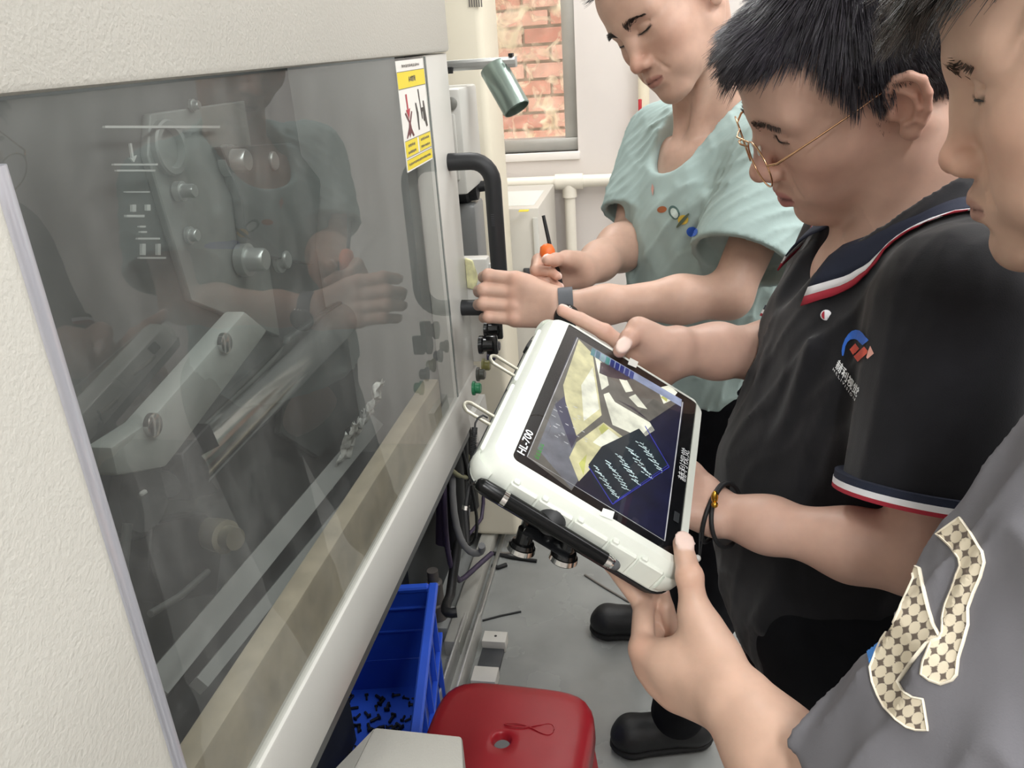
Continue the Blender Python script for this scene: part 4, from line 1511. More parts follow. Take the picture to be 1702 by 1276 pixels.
def head_sdf(S, o):
    """canonical head: x to the person's left, y forward, z up, eyes at z=0; o: small per-person changes"""
    g = o.get
    jw = g('jaw', 1.0)
    S.ell((0, -0.012, 0.030), (0.0755, 0.097, 0.086), 0.0)
    S.ell((0, 0.026, -0.028), (0.0635 * jw, 0.064, 0.084), 0.035)
    S.ell((0, 0.045, 0.045), (0.060, 0.050, 0.052), 0.02)
    for s in (1, -1):
        S.cone((s * 0.050 * jw, -0.004, -0.060), (s * 0.019, 0.066, -0.103), 0.019, 0.016, 0.024)
        S.ell((s * 0.047, 0.052, -0.030), (0.023, 0.028, 0.026), 0.022)
        S.ell((s * 0.036 * jw, 0.056, -0.066), (0.021, 0.028, 0.024), 0.02)
    S.ell((0, 0.0795, -0.106), (0.022, 0.0165, 0.0165), 0.018)
    S.ell((0, 0.0725, -0.073), (0.031, 0.0285, 0.026), 0.018)
    for s in (1, -1):
        S.cone((s * 0.048, 0.067, 0.0165), (s * 0.010, 0.0845, 0.0150), 0.0098, 0.0098, 0.018)
        # eye socket, closed-down lids
        S.ell((s * 0.0315, 0.0985, -0.003), (0.019, 0.0165, 0.0115), 0.014, 's')
        S.ell((s * 0.0320, 0.0715, -0.0045), (0.0170, 0.0135, 0.0125), 0.006)
        polyc(S, [(s * 0.0185, 0.0835, -0.001), (s * 0.025, 0.0872, 0.0042), (s * 0.034, 0.0865, 0.0055), (s * 0.046, 0.0775, 0.0015)], 0.0011, 0.003, 's')
        gz = g('gaze', -0.0085)
        polyc(S, [(s * 0.0175, 0.0835, -0.0065), (s * 0.025, 0.0870, gz), (s * 0.036, 0.0848, gz), (s * 0.0455, 0.0765, -0.0050)], 0.0013, 0.002, 's')
    # nose
    nl = g('nose', 1.0)
    S.cone((0, 0.0835, 0.012), (0, 0.0865 + 0.006 * nl, -0.012), 0.0080, 0.0080, 0.014)
    S.cone((0, 0.0865 + 0.006 * nl, -0.012), (0, 0.0940 + 0.011 * nl, -0.037), 0.0080, 0.0088, 0.010)
    S.ell((0, 0.0960 + 0.0115 * nl, -0.0420), (0.0112, 0.0100, 0.0092), 0.008)
    for s in (1, -1):
        S.ell((s * 0.0128, 0.0940 + 0.004 * nl, -0.0455), (0.0074, 0.0105, 0.0076), 0.007)
        S.ell((s * 0.0065, 0.0990 + 0.006 * nl, -0.0535), (0.0036, 0.0052, 0.0036), 0.003, 's')
        S.cone((s * 0.0220, 0.0900, -0.0470), (s * 0.0340, 0.0875, -0.0690), 0.0003, 0.0003, 0.006, 's')
    S.cone((0, 0.102, -0.054), (0, 0.1025, -0.064), 0.0022, 0.0026, 0.006, 's')
    # lips
    op = g('mouth', 0.0)
    lp = g('lips', 1.0)
    for s in (1, -1):
        S.cone((s * 0.0225, 0.0865, -0.0735), (s * 0.0050, 0.0985, -0.0692), 0.0030 * lp, 0.0050 * lp, 0.005)
        S.cone((s * 0.0215, 0.0860, -0.0757), (s * 0.0045, 0.0968, -0.0800 - op), 0.0030 * lp, 0.0060 * lp, 0.005)
        S.cone((s * 0.0255, 0.0870, -0.0742 - op * 0.3), (s * 0.0, 0.1055, -0.0740 - op * 0.5), 0.0009, 0.0010 + op * 0.5, 0.0022, 's')
    S.cone((-0.014, 0.1000, -0.0915 - op), (0.014, 0.1000, -0.0915 - op), 0.0035, 0.0035, 0.010, 's')
    # ears
    for s in (1, -1):
        b = np.array([s * 0.0745, -0.016, -0.012])
        ry = 24.0
        c_, s_ = math.cos(math.radians(ry)), math.sin(math.radians(ry))
        ex = np.array([s * c_, s_, 0.0])            # outward normal of the ear
        ey = np.array([-s * s_, c_, 0.0])           # forward in the ear plane
        ey, ez = ey, np.array([0, -0.12, 1.0])
        ez = nrm(ez)

        def E(y, z, x=0.0):
            return b + ey * y + ez * z + ex * x
        Rm = np.stack([ex, ey, ez], 1)
        S.ell(E(-0.003, 0.003, 0.004), (0.0070, 0.0175, 0.0275), 0.006, 'u', Rm)
        S.ell(E(0.001, 0.001, 0.0135), (0.0080, 0.0110, 0.0165), 0.004, 's', Rm)
        rim = [E(0.010, 0.000, 0.006), E(0.013, 0.012, 0.008), E(0.0115, 0.022, 0.010), E(0.003, 0.0295, 0.011), E(-0.008, 0.0290, 0.012),
               E(-0.0170, 0.021, 0.012), E(-0.0195, 0.008, 0.0115), E(-0.0170, -0.007, 0.010), E(-0.0105, -0.018, 0.008), E(-0.003, -0.0255, 0.006)]
        polyc(S, rim, [0.003, 0.0034, 0.0036, 0.0038, 0.004, 0.004, 0.0038, 0.0036, 0.004, 0.005], 0.002)
        polyc(S, [E(0.001, 0.017, 0.0095), E(-0.0085, 0.010, 0.0115), E(-0.0105, -0.002, 0.0115), E(-0.006, -0.013, 0.010), E(0.003, -0.015, 0.0085)], 0.0026, 0.003)
        S.ell(E(0.000, -0.0245, 0.006), (0.0046, 0.0085, 0.0085), 0.004, 'u', Rm)
        S.ell(E(0.0115, -0.004, 0.006), (0.0040, 0.0042, 0.0058), 0.004, 'u', Rm)


def head_color(L, o, base):
    """flesh tint by place on the canonical head: lips, nose, ears, shaved beard and hair roots"""
    x, y, z = L[:, 0], L[:, 1], L[:, 2]
    c = np.tile(np.array(base, float), (len(L), 1))

    def blend(w, col):
        w = np.clip(w, 0, 1)[:, None]
        c[:] = c * (1 - w) + np.array(col) * w

    def blob(cx_, cy_, cz_, r, ax=1.0):
        xx = np.abs(x) if ax else x
        return np.exp(-(((xx - cx_) ** 2 + (y - cy_) ** 2 + (z - cz_) ** 2) / (r * r)))
    red = np.array(base) * np.array([1.03, 0.80, 0.76])
    blend(0.75 * blob(0, 0.108, -0.045, 0.020), red)
    blend(0.45 * blob(0.045, 0.066, -0.034, 0.026), red)
    blend(0.6 * blob(0.088, -0.02, -0.01, 0.03), red)
    op = o.get('mouth', 0.0)
    # lips
    lz = np.abs(z + 0.0745 + op * 0.5)
    w = (np.abs(x) < 0.0225) & (y > 0.080)
    thick = (0.0100 + op * 0.7) * np.sqrt(np.clip(1 - (x / 0.0235) ** 2, 0, 1))
    blend(np.where(w, np.clip((thick - lz) / 0.0022, 0, 1), 0) * 0.85, o.get('lipcol', (0.42, 0.17, 0.15)))
    # beard shadow
    bw = np.exp(-((z + 0.062) / 0.006) ** 2) * (np.abs(x) < 0.026) * (y > 0.085)
    bw2 = np.clip((-0.088 - z) / 0.012, 0, 1) * (y > 0.045) * (z > -0.125)
    blend(o.get('beard', 0.25) * np.maximum(bw, bw2 * 0.7), np.array(base) * 0.42)
    # mouth line, eye slit
    blend(np.where(w & (y > 0.082), np.exp(-((z + 0.0740 + op * 0.5) / (0.0012 + op * 0.45)) ** 2), 0) * (np.abs(x) < 0.024) * 0.8, (0.10, 0.03, 0.028))
    gz = o.get('gaze', -0.0085)
    ax_ = np.abs(x)
    ezc = np.where(ax_ < 0.025, -0.0065 + (ax_ - 0.0175) / 0.0075 * (gz + 0.0065), np.where(ax_ < 0.036, gz, gz + (ax_ - 0.036) / 0.0095 * (-0.005 - gz)))
    ew = np.exp(-((z - ezc) / 0.0018) ** 2) * (ax_ > 0.016) * (ax_ < 0.047) * (y > 0.07)
    blend(ew * 0.9, (0.05, 0.03, 0.025))
    # closely cropped hair roots
    h = o.get('crop')
    if h is not None:
        blend(h(x, y, z), o.get('cropcol', (0.10, 0.09, 0.09)))
    return c


def frame_from(fwd, up):
    f = nrm(fwd)
    u = np.asarray(up, float)
    u = nrm(u - f * (u @ f))
    x = np.cross(f, u)     # person's right is f x u ; left = -right
    return np.stack([-x, f, u], 1)      # columns: left, forward, up


# ---------------------------------------------------------------- hair built strand by strand
def strands(roots, dirs, lengths, width, nseg, gravity, hull, col0, name, m, parent, clump=0, clump_w=0.5, curl=0.0, lift=None, shrink=1.0):
    """roots Nx3, dirs Nx3 in world space; hull(p)->(signed distance, normal) keeps strands off the skin"""
    n = len(roots)
    pts = np.zeros((nseg + 1, n, 3))
    pts[0] = roots
    d = dirs.copy()
    step = lengths / nseg
    for i in range(nseg):
        p = pts[i] + d * step[:, None]
        dist, nn = hull(p)
        tgt = (lift if lift is not None else np.zeros(n)) * min(1.0, (i + 1) / (nseg * 0.6)) + 0.0008
        push = np.clip(tgt - dist, 0, None)
        p = p + nn * push[:, None]
        pts[i + 1] = p
        nd = p - pts[i]
        nd = nd / (np.linalg.norm(nd, axis=1)[:, None] + 1e-9)
        d = nd + np.array(gravity) * (1.0 / nseg) + RNG.normal(size=(n, 3)) * curl
        d /= np.linalg.norm(d, axis=1)[:, None]
    if clump:
        # pull neighbours towards lead strands near the tips
        lead = RNG.choice(n, clump, replace=False)
        best = np.zeros(n, int)
        for a in range(0, n, 2000):
            dd = ((roots[a:a + 2000, None] - roots[lead][None]) ** 2).sum(-1)
            best[a:a + 2000] = dd.argmin(1)
        own = lead[best]
        for i in range(1, nseg + 1):
            w = clump_w * (i / nseg) ** 1.5
            pts[i] = pts[i] * (1 - w) + pts[i][own] * w
    # three-sided tapering strands
    V = np.zeros((nseg + 1, n, 3, 3))
    for i in range(nseg + 1):
        t = pts[min(i + 1, nseg)] - pts[max(i - 1, 0)]
        t /= np.linalg.norm(t, axis=1)[:, None] + 1e-9
        a = np.cross(t, np.array([0.31, 0.52, 0.79]))
        a /= np.linalg.norm(a, axis=1)[:, None] + 1e-9
        b = np.cross(t, a)
        r = width * (1 - 0.85 * (i / nseg) ** 1.5)
        for k in range(3):
            th = 2 * math.pi * k / 3
            V[i, :, k] = pts[i] + r * (math.cos(th) * a + math.sin(th) * b)
    idx = np.arange((nseg + 1) * n * 3).reshape(nseg + 1, n, 3)
    F = []
    for i in range(nseg):
        for k in range(3):
            k2 = (k + 1) % 3
            F.append(np.stack([idx[i, :, k], idx[i, :, k2], idx[i + 1, :, k2], idx[i + 1, :, k]], -1))
    F = np.concatenate(F)
    tone = np.repeat((np.array(col0)[None] * (0.55 + 0.9 * RNG.random(n))[:, None])[None], nseg + 1, 0)
    C = np.repeat(tone[:, :, None, :], 3, 2).reshape(-1, 3)
    return pymesh(name, V.reshape(-1, 3), F, m, parent, C)


# ---------------------------------------------------------------- people: whole figures
import time as _time
_T0 = _time.time()


def torso_sdf(S, NB, Rm, off=0.0, w=1.0, belly=0.0, low=-0.50):
    S.frame(Rm, NB)
    o = off
    S.cone((-0.145 * w, -0.012, -0.052), (0.145 * w, -0.012, -0.052), 0.050 + o, 0.050 + o, 0.0)
    for s in (1, -1):
        S.cone((0, -0.022, 0.012), (s * 0.125 * w, -0.018, -0.040), 0.040 + o, 0.036 + o, 0.03)
    S.ell((0, 0.004, -0.175), (0.168 * w + o, 0.112 + o, 0.17 + o), 0.04)
    S.ell((0, 0.004 + belly, -0.34), (0.158 * w + o, 0.112 + belly + o, 0.19 + o), 0.05)
    S.ell((0, -0.004 + belly * 0.5, low), (0.165 * w + o, 0.118 + belly * 0.5 + o, 0.13 + o), 0.05)
    S.frame()


def hull_of(Rm, pos, s):
    ells = [((0, -0.012, 0.030), (0.0755, 0.097, 0.086)), ((0, 0.045, 0.045), (0.060, 0.050, 0.052)), ((0, 0.026, -0.028), (0.0635, 0.064, 0.084)),
            ((0, -0.035, -0.09), (0.052, 0.055, 0.07))]

    def dist(L):
        d = np.full(len(L), 9.0)
        for c, r in ells:
            p = L - np.array(c)
            r = np.array(r)
            k0 = np.linalg.norm(p / r, axis=1)
            k1 = np.linalg.norm(p / (r * r), axis=1) + 1e-9
            d = np.minimum(d, k0 * (k0 - 1) / k1)
        return d

    def hull(p):
        L = (p - pos) @ Rm / s
        d = dist(L)
        e = 1e-4
        g = np.stack([dist(L + np.eye(3)[i] * e) - d for i in range(3)], 1) / e
        g /= np.linalg.norm(g, axis=1)[:, None] + 1e-9
        return d * s, g @ Rm.T
    return hull


def scalp_roots(n, Rm, pos, s, inside, seed):
    """points on the skull where inside(x, y, z) says hair grows (canonical coordinates)"""
    r = np.random.default_rng(seed)
    out = []
    while sum(map(len, out)) < n:
        v = r.normal(size=(n, 3))
        v /= np.linalg.norm(v, axis=1)[:, None]
        # march to the outermost of the skull ellipsoids
        best = np.zeros(n)
        o = np.array([0, 0.0, 0.02])
        for c, rr in (((0, -0.012, 0.030), (0.0755, 0.097, 0.086)), ((0, 0.045, 0.045), (0.060, 0.050, 0.052)), ((0, 0.026, -0.028), (0.0635, 0.064, 0.084)),
                      ((0, -0.035, -0.09), (0.052, 0.055, 0.07))):
            q = (o - np.array(c)) / np.array(rr)
            d = v / np.array(rr)
            A = (d * d).sum(1)
            B = (d * q).sum(1)
            Cc = (q * q).sum() - 1
            disc = B * B - A * Cc
            t = np.where(disc > 0, (-B + np.sqrt(np.maximum(disc, 0))) / A, 0)
            best = np.maximum(best, t)
        L = o + v * best[:, None]
        keep = inside(L[:, 0], L[:, 1], L[:, 2])
        out.append(L[keep])
    L = np.concatenate(out)[:n]
    return L, (L * s) @ Rm.T + pos


def brow_strands(person, m, Rm, pos, s, col, n=170, dens=1.0, x0=0.012, spread=0.0016):
    """eyebrow hairs along both brow ridges"""
    r = np.random.default_rng(5)
    for sd in (1, -1):
        t = r.random(n)
        x = sd * (x0 + (0.049 - x0) * t)
        z = 0.0115 + 0.0065 * np.sin(np.clip(t * 1.15, 0, 1) * 2.4) - 0.002 * t + r.normal(size=n) * spread * (1.15 - t)
        y = np.full(n, 0.2)
        # bring roots on to the face surface
        L = np.stack([x, y, z], 1)
        R0 = (L * s) @ Rm.T + pos
        d = -Rm[:, 1]
        roots = []
        for p in R0:
            h = person['_bvh'].ray_cast(Vector(p.tolist()), Vector(d.tolist()), 0.3)
            roots.append(np.array(h[0]) if h[0] is not None else p)
        roots = np.array(roots)
        dirs = (np.stack([sd * (0.75 + 0.2 * t), np.full(n, 0.25), 0.55 - 0.9 * t], 1)) @ Rm.T
        dirs /= np.linalg.norm(dirs, axis=1)[:, None]
        strands(roots, dirs, (0.006 + 0.003 * r.random(n)) * s, 0.00038 * s * dens, 3, (0, 0, 0),
                lambda p: (np.full(len(p), 1.0), np.zeros_like(p)), col, 'eyebrow', m, person['obj'])


def lash_line(person, m, Rm, pos, s, gz):
    """dark upper-lid edge of the lowered eyes"""
    for sd in (1, -1):
        pts = []
        for x, z in ((0.0175, -0.0060), (0.021, (gz - 0.0060) / 2 - 0.0005), (0.026, gz + 0.0008), (0.031, gz + 0.0012), (0.036, gz + 0.0012), (0.041, (gz - 0.0050) / 2 + 0.0005), (0.0465, -0.0060)):
            o = (np.array([sd * x, 0.2, z]) * s) @ Rm.T + pos
            h = person['_bvh'].ray_cast(Vector(o.tolist()), Vector((-Rm[:, 1]).tolist()), 0.3)
            if h[0] is not None:
                pts.append(np.array(h[0]) + Rm[:, 1] * 0.0006)
        if len(pts) > 3:
            MB().tube(pts, [0.0003] + [0.0009] * (len(pts) - 2) + [0.0004], 6).build('eyelashes', m, person['obj'], smooth=60)


SKIN = mat('skin', vcol=True, rough=0.46, sss=0.12, spec=0.35, noise=(60, 0.05, 5), bump=(420, 0.10, 0.0006))
HAIRM = mat('hair', vcol=True, rough=0.34, spec=0.5)
CLOTH_BLACK = mat('polo_cloth', srgb('#1a1a1e'), 0.85, noise=(40, 0.15), bump=(900, 0.25, 0.0006), sheen=0.15, spec=0.2)
CLOTH_MINT = mat('mint_cloth', srgb('#a9bdba'), 0.9, noise=(14, 0.07), bump=(700, 0.25, 0.0006), spec=0.15)
CLOTH_GREY = mat('grey_cloth', srgb('#737277'), 0.9, noise=(18, 0.08), bump=(800, 0.25, 0.0006), spec=0.15)
TROUSER = mat('trouser_cloth', srgb('#15161a'), 0.9, noise=(30, 0.2), bump=(700, 0.2), spec=0.15)
SHOE = mat('shoe_upper', srgb('#17181a'), 0.55, noise=(60, 0.25), bump=(300, 0.2))
SOLE = mat('shoe_sole', srgb('#101112'), 0.8)
WHITE_KNIT = mat('white_knit', srgb('#e6e6ea'), 0.85, bump=(900, 0.2))
RED_KNIT = mat('red_knit', srgb('#a02536'), 0.85, bump=(900, 0.2))
NAVY_KNIT = mat('navy_knit', srgb('#1b2236'), 0.85, bump=(900, 0.3))


def legs(person, NBp, hipL, hipR, kneeL, kneeR, ankL, ankR, toeL, toeR, waist_z, seed):
    S = SDF()
    c = (hipL + hipR) / 2
    S.cone(hipL * 0.8 + c * 0.2 + np.array([0, 0, 0.06]), hipR * 0.8 + c * 0.2 + np.array([0, 0, 0.06]), 0.115, 0.115, 0.0)
    for h, k, a in ((hipL, kneeL, ankL), (hipR, kneeR, ankR)):
        S.cone(h, k, 0.095, 0.068, 0.03)
        S.cone(k, a + np.array([0, 0, 0.01]), 0.070, 0.060, 0.03)
    wf = wrinkle(seed, wl=(0.05, 0.12), axis=(0.3, 0.2, 1))
    S.func(lambda X, d: d - 0.006 * wf(X))
    co, F = S.mesh(0.008)
    pymesh('trousers', co, F, TROUSER, person['obj'])
    for a, t in ((ankL, toeL), (ankR, toeR)):
        S = SDF()
        g = np.array([a[0], a[1], 0.0])
        tt = np.array([t[0], t[1], 0.0])
        d = nrm(tt - g)
        heel = g - d * 0.045
        S.cone(heel + np.array([0, 0, 0.047]), tt - d * 0.05 + np.array([0, 0, 0.045]), 0.040, 0.044, 0.0)
        S.cone(tt - d * 0.05 + np.array([0, 0, 0.045]), tt - d * 0.035 + np.array([0, 0, 0.040]), 0.044, 0.036, 0.01)
        S.cone(heel + d * 0.01 + np.array([0, 0, 0.05]), g + np.array([0, 0, 0.095]), 0.036, 0.042, 0.03)
        S.cut(np.array([0, 0, 0.016]), (0, 0, -1), 0.003)
        co, F = S.mesh(0.005)
        sh = pymesh('shoe', co, F, SHOE, person['obj'])
        S = SDF()
        S.cone(heel + np.array([0, 0, 0.03]), tt - d * 0.05 + np.array([0, 0, 0.03]), 0.042, 0.047, 0.0)
        S.cone(tt - d * 0.05 + np.array([0, 0, 0.03]), tt - d * 0.032 + np.array([0, 0, 0.03]), 0.047, 0.038, 0.01)
        S.cut(np.array([0, 0, 0.022]), (0, 0, 1), 0.003)
        S.cut(np.array([0, 0, 0.002]), (0, 0, -1), 0.002)
        co, F = S.mesh(0.005)
        pymesh('sole', co, F, SOLE, sh)


def finger_pts(*p):
    return [np.asarray(q) for q in p]


def build_body(name, label, base, head, arms, NB, Rb, core, base_loc, chest_off=-0.012, w=1.0):
    """skin: head with neck and upper chest, arms with hands, and the torso core, in one mesh"""
    pos, Rh, sc, opt = head
    root = empty('person', base_loc, label, 'person')
    S = SDF().frame(Rh, pos, sc)
    head_sdf(S, opt)
    jaw_back = S.w((0, -0.044, -0.035))
    S.frame()
    mid = jaw_back * 0.5 + NB * 0.5 - Rb[:, 1] * 0.006
    S.cone(jaw_back, mid, 0.047 * sc, 0.046 * sc, 0.010)
    S.cone(mid, NB + Rb @ np.array([0, -0.012, -0.01]), 0.046 * sc, 0.056 * sc, 0.03)
    # the two neck tendons and the collar bones
    for s in (1, -1):
        S.cone((Rh @ (np.array([s * 0.060, -0.028, -0.045]) * sc)) + pos, NB + Rb @ np.array([s * 0.014, 0.050, -0.045]), 0.010, 0.008, 0.02)
        S.cone(NB + Rb @ np.array([s * 0.015, 0.058, -0.052]), NB + Rb @ np.array([s * 0.12, 0.02, -0.035]), 0.008, 0.008, 0.02)
    S.frame(Rb, NB)
    o = chest_off
    for s in (1, -1):
        S.cone((0, -0.022, 0.012), (s * 0.10 * w, -0.018, -0.036), 0.038 + o, 0.034 + o, 0.03)
    S.ell((0, 0.004, -0.175), (0.160 * w + o, 0.112 + o, 0.17 + o), 0.04)
    S.frame()
    S.cut(NB + Rb @ np.array([0, 0, -0.16]), Rb @ np.array([0, 0, -1.0]), 0.0)
    hc, hF = S.mesh(0.0019)
    L = (hc - pos) @ Rh / sc
    parts = [(hc, hF)]
    cols = [head_color(L, opt, base)]
    for sh, el, wr, J, s, lat in arms:
        S = SDF()
        arm_sdf(S, sh, el, wr, lat, s)
        nails = []
        hand_sdf(S, J, J.get('hs', max(s, 0.92)), nails)
        # wrist blend
        co, F = S.mesh(0.0020)
        kn = [(J[k][1], 0.010) for k in 'imrp'] + [(J['t'][2], 0.012)] + [(J[k][3], 0.011) for k in 'imrpt'] + [(J[k][0] + J['n'] * 0.008, 0.012) for k in 'imrp']
        parts.append((co, F))
        cols.append(hand_color(co, base, nails, kn))
    S = SDF()
    core(S)
    co, F = S.mesh(0.012)
    parts.append((co, F))
    cols.append(np.tile(np.array(base), (len(co), 1)))
    co, F = join_meshes(parts)
    o_ = pymesh('body', co, F, SKIN, root, np.concatenate(cols))
    bvh = BVHTree.FromPolygons([Vector(v) for v in hc.tolist()], hF.tolist())
    print('body', name, len(co), round(_time.time() - _T0, 1))
    return {'obj': root, 'body': o_, '_bvh': bvh}


# ================================================================ the man at the door handle, mint T-shirt
M1_NB = W(0.005, 1.472, 1.425)
M1_R = frame_from(WD(-0.82, -0.57, 0), WD(0.02, 0.0, 1))
m1_head = (W(-0.066, 1.392, 1.607), frame_from(WD(-0.60, -0.64, -0.48), WD(-0.60, -0.14, 0.79)), 1.0,
           dict(jaw=0.98, nose=0.85, gaze=-0.0080, mouth=0.0, lips=0.85, beard=0.22, lipcol=(0.36, 0.16, 0.13),
                crop=lambda x, y, z: np.clip((0.040 - y) / 0.01, 0, 1) * np.clip((z - (0.012 + 0.9 * np.clip(y, 0, 1))) / 0.008, 0, 1) * 0.55))
M1_shL, M1_shR = W(0.118, 1.330, 1.370), W(-0.100, 1.625, 1.385)
M1_elL, M1_wrL = P(1212, 492, 1.215), P(928, 512, 1.235)
M1_elR, M1_wrR = P(1052, 398, 1.50), P(972, 450, 1.34)
_F = P(850, 497, 1.265) - M1_wrL
M1_JL = gen_hand(M1_wrL, _F, (0.10, -1.0, 0.28), (0, 0, 1), {'i': (6, 62, 45), 'm': (8, 66, 45), 'r': (8, 66, 45), 'p': (6, 50, 40)}, (-0.1, 0.75, 1.3), 2.0, 0.92)
for k, y0, y1, x1 in (('i', 464, 458, 812), ('m', 487, 482, 804), ('r', 509, 505, 803), ('p', 530, 527, 812)):
    M1_JL[k][0] = P(856, y0, 1.252)
    M1_JL[k][1] = P(x1, y1, 1.258)
M1_JL['t'] = finger_pts(P(898, 486, 1.275), P(868, 478, 1.292), P(838, 482, 1.308), P(815, 490, 1.318))
M1_JL['hs'] = 1.12
for k, dy in (('i', 0), ('m', 2), ('r', 2), ('p', 0)):
    q = M1_JL[k][1]
    d2 = nrm(np.array([-0.45, 0.80, -0.30]))
    d3 = nrm(np.array([0.15, 1.0, -0.25]))
    M1_JL[k][2] = q + d2 * 0.027
    M1_JL[k][3] = q + d2 * 0.027 + d3 * 0.018
_F = P(930, 452, 1.33) - M1_wrR
M1_JR = gen_hand(M1_wrR, _F, (0.1, 1.0, 0.15), (0, 0, 1), {'i': (70, 95, 60), 'm': (72, 98, 60), 'r': (74, 98, 60), 'p': (76, 95, 60)}, (0.5, 0.75, 0.6), 1.0, 0.88)
m1_arms = [(M1_shL, M1_elL, M1_wrL, M1_JL, 0.80, np.array([0, 0, 1.0])), (M1_shR, M1_elR, M1_wrR, M1_JR, 0.95, np.array([0, 0, 1.0]))]
M1_hip = W(0.03, 1.485, 0.90)


def m1_core(S):
    torso_sdf(S, M1_NB, M1_R, -0.022)


man1 = build_body('man1', 'man in a mint green T-shirt gripping the machine door handle', srgb('#c6a391'), m1_head, m1_arms, M1_NB, M1_R, m1_core, W(0.03, 1.485, 0))


def m1_shirt():
    S = SDF()
    torso_sdf(S, M1_NB, M1_R, 0.013, low=-0.46)
    ax_ = M1_R @ np.array([0.62, 0.0, 1.0])
    wf = wrinkle(11, n=5, wl=(0.05, 0.10), axis=ax_, aniso=0.9, power=2.0, ridge=True)
    wf2 = wrinkle(12, n=4, wl=(0.12, 0.22), axis=M1_R @ np.array([-0.4, 0, 1.0]))
    S.func(lambda X, d: d - 0.016 * wf(X) - 0.010 * wf2(X) + 0.006)
    # long folds hanging from the near shoulder
    S.frame(M1_R, M1_NB)
    for a, b in (((0.115, 0.088, -0.10), (0.03, 0.126, -0.30)), ((0.14, 0.078, -0.13), (0.08, 0.124, -0.36)), ((0.06, 0.10, -0.09), (-0.02, 0.126, -0.22)),
                 ((0.165, 0.04, -0.16), (0.12, 0.10, -0.38)), ((-0.09, 0.09, -0.10), (-0.05, 0.124, -0.27)), ((0.13, 0.10, -0.40), (-0.06, 0.124, -0.46))):
        S.cone(a, b, 0.004, 0.006, 0.016)
    S.frame()
    fs = wrinkle(13, n=4, wl=(0.035, 0.07), axis=nrm(M1_elL - M1_shL) + M1_R @ np.array([-0.5, 0.4, 0.2]), aniso=0.9, power=2.0, ridge=True)
    sleeve(S, M1_shL - M1_R @ np.array([0.02, 0, 0.004]), M1_elL, 0.74, 0.071, 0.084, folds=fs, amp=0.012)
    sleeve(S, M1_shR + M1_R @ np.array([0.02, 0, -0.004]), M1_elR, 0.78, 0.066, 0.074, folds=fs, amp=0.010)
    # round neck opening
    S.frame(M1_R, M1_NB)
    S.cone((0, 0.012, 0.12), (0, 0.030, -0.045), 0.076, 0.070, 0.006, 's')
    S.ell((0, 0.085, -0.040), (0.060, 0.05, 0.036), 0.01, 's')
    S.frame()
    S.cut(np.array([0, 0, 0.885]), (0.05, 0.05, -1), 0.004)
    co, F = S.mesh(0.0038, 1, 1.35)
    return pymesh('shirt', co, F, CLOTH_MINT, man1['obj'])


m1_sh = m1_shirt()
legs(man1, M1_NB, M1_hip + M1_R @ np.array([0.09, 0, 0]), M1_hip + M1_R @ np.array([-0.09, 0, 0]),
     W(0.015, 1.40, 0.48), W(-0.08, 1.66, 0.48),
     PZ(1112, 1245, 0.0) + np.array([0.02, 0.02, 0.09]), PZ(1075, 1060, 0.0) + np.array([0.02, 0.02, 0.09]), PZ(1016, 1245, 0.0), PZ(982, 1050, 0.0), 0.9, 3)

# ================================================================ the man in the black polo shirt and glasses
M2_NB = W(0.190, 0.872, 1.385)
M2_R = frame_from(WD(-0.985, -0.10, 0.0), WD(0.05, 0, 1))
m2_head = (W(0.132, 0.866, 1.519), frame_from(WD(-0.88, -0.075, -0.468), WD(-0.427, -0.306, 0.851)), 1.0,
           dict(jaw=1.03, nose=1.25, gaze=-0.0075, mouth=0.0030, lips=1.5, beard=0.22, lipcol=(0.47, 0.19, 0.18)))
M2_shL, M2_shR = W(0.205, 0.690, 1.345), W(0.195, 1.050, 1.355)
M2_elL, M2_wrL = P(1520, 930, 0.690), P(1192, 852, 0.790)
M2_elR, M2_wrR = P(1335, 588, 1.00), P(1128, 582, 0.890)
_F = TAB(0.02, -0.015, -0.062) - M2_wrL
M2_JL = gen_hand(M2_wrL, _F, -TAB_N, TAB_U, {'i': (4, 12, 8), 'm': (4, 12, 8), 'r': (6, 12, 8), 'p': (8, 14, 8)}, (0.8, 0.6, 0.0), 5.0, 0.92)
_sh = TAB(0, 0, -0.062) - M2_JL['m'][0]
_sh = TAB_N * (_sh @ TAB_N) * 0.6
for k in 'imrpt':
    M2_JL[k] = [p + _sh * (0.5 if i == 0 else 1.0) for i, p in enumerate(M2_JL[k])]
M2_JR = {'w': M2_wrR, 'n': nrm(TAB_U * 0.7 - TAB_N * 0.5 + TAB_V * 0.2)}
M2_JR['t'] = finger_pts(P(1098, 572, 0.878), P(1060, 546, 0.872), on_tab(1046, 562, 0.020), on_tab(1030, 583, 0.0105))
M2_JR['nd_t'] = nrm(TAB_N + 0.3 * TAB_U)
M2_JR['i'] = finger_pts(TAB(0.150, -0.005, -0.004), TAB(0.150, 0.040, 0.000), TAB(0.149, 0.070, -0.002), TAB(0.147, 0.092, -0.004))
M2_JR['m'] = finger_pts(TAB(0.158, -0.014, -0.020), TAB(0.150, 0.025, -0.045), TAB(0.128, 0.040, -0.052), TAB(0.108, 0.045, -0.050))
M2_JR['r'] = finger_pts(TAB(0.160, -0.026, -0.034), TAB(0.148, 0.006, -0.055), TAB(0.124, 0.016, -0.056), TAB(0.104, 0.020, -0.052))
M2_JR['p'] = finger_pts(TAB(0.160, -0.042, -0.042), TAB(0.148, -0.016, -0.058), TAB(0.130, -0.010, -0.058), TAB(0.114, -0.008, -0.054))
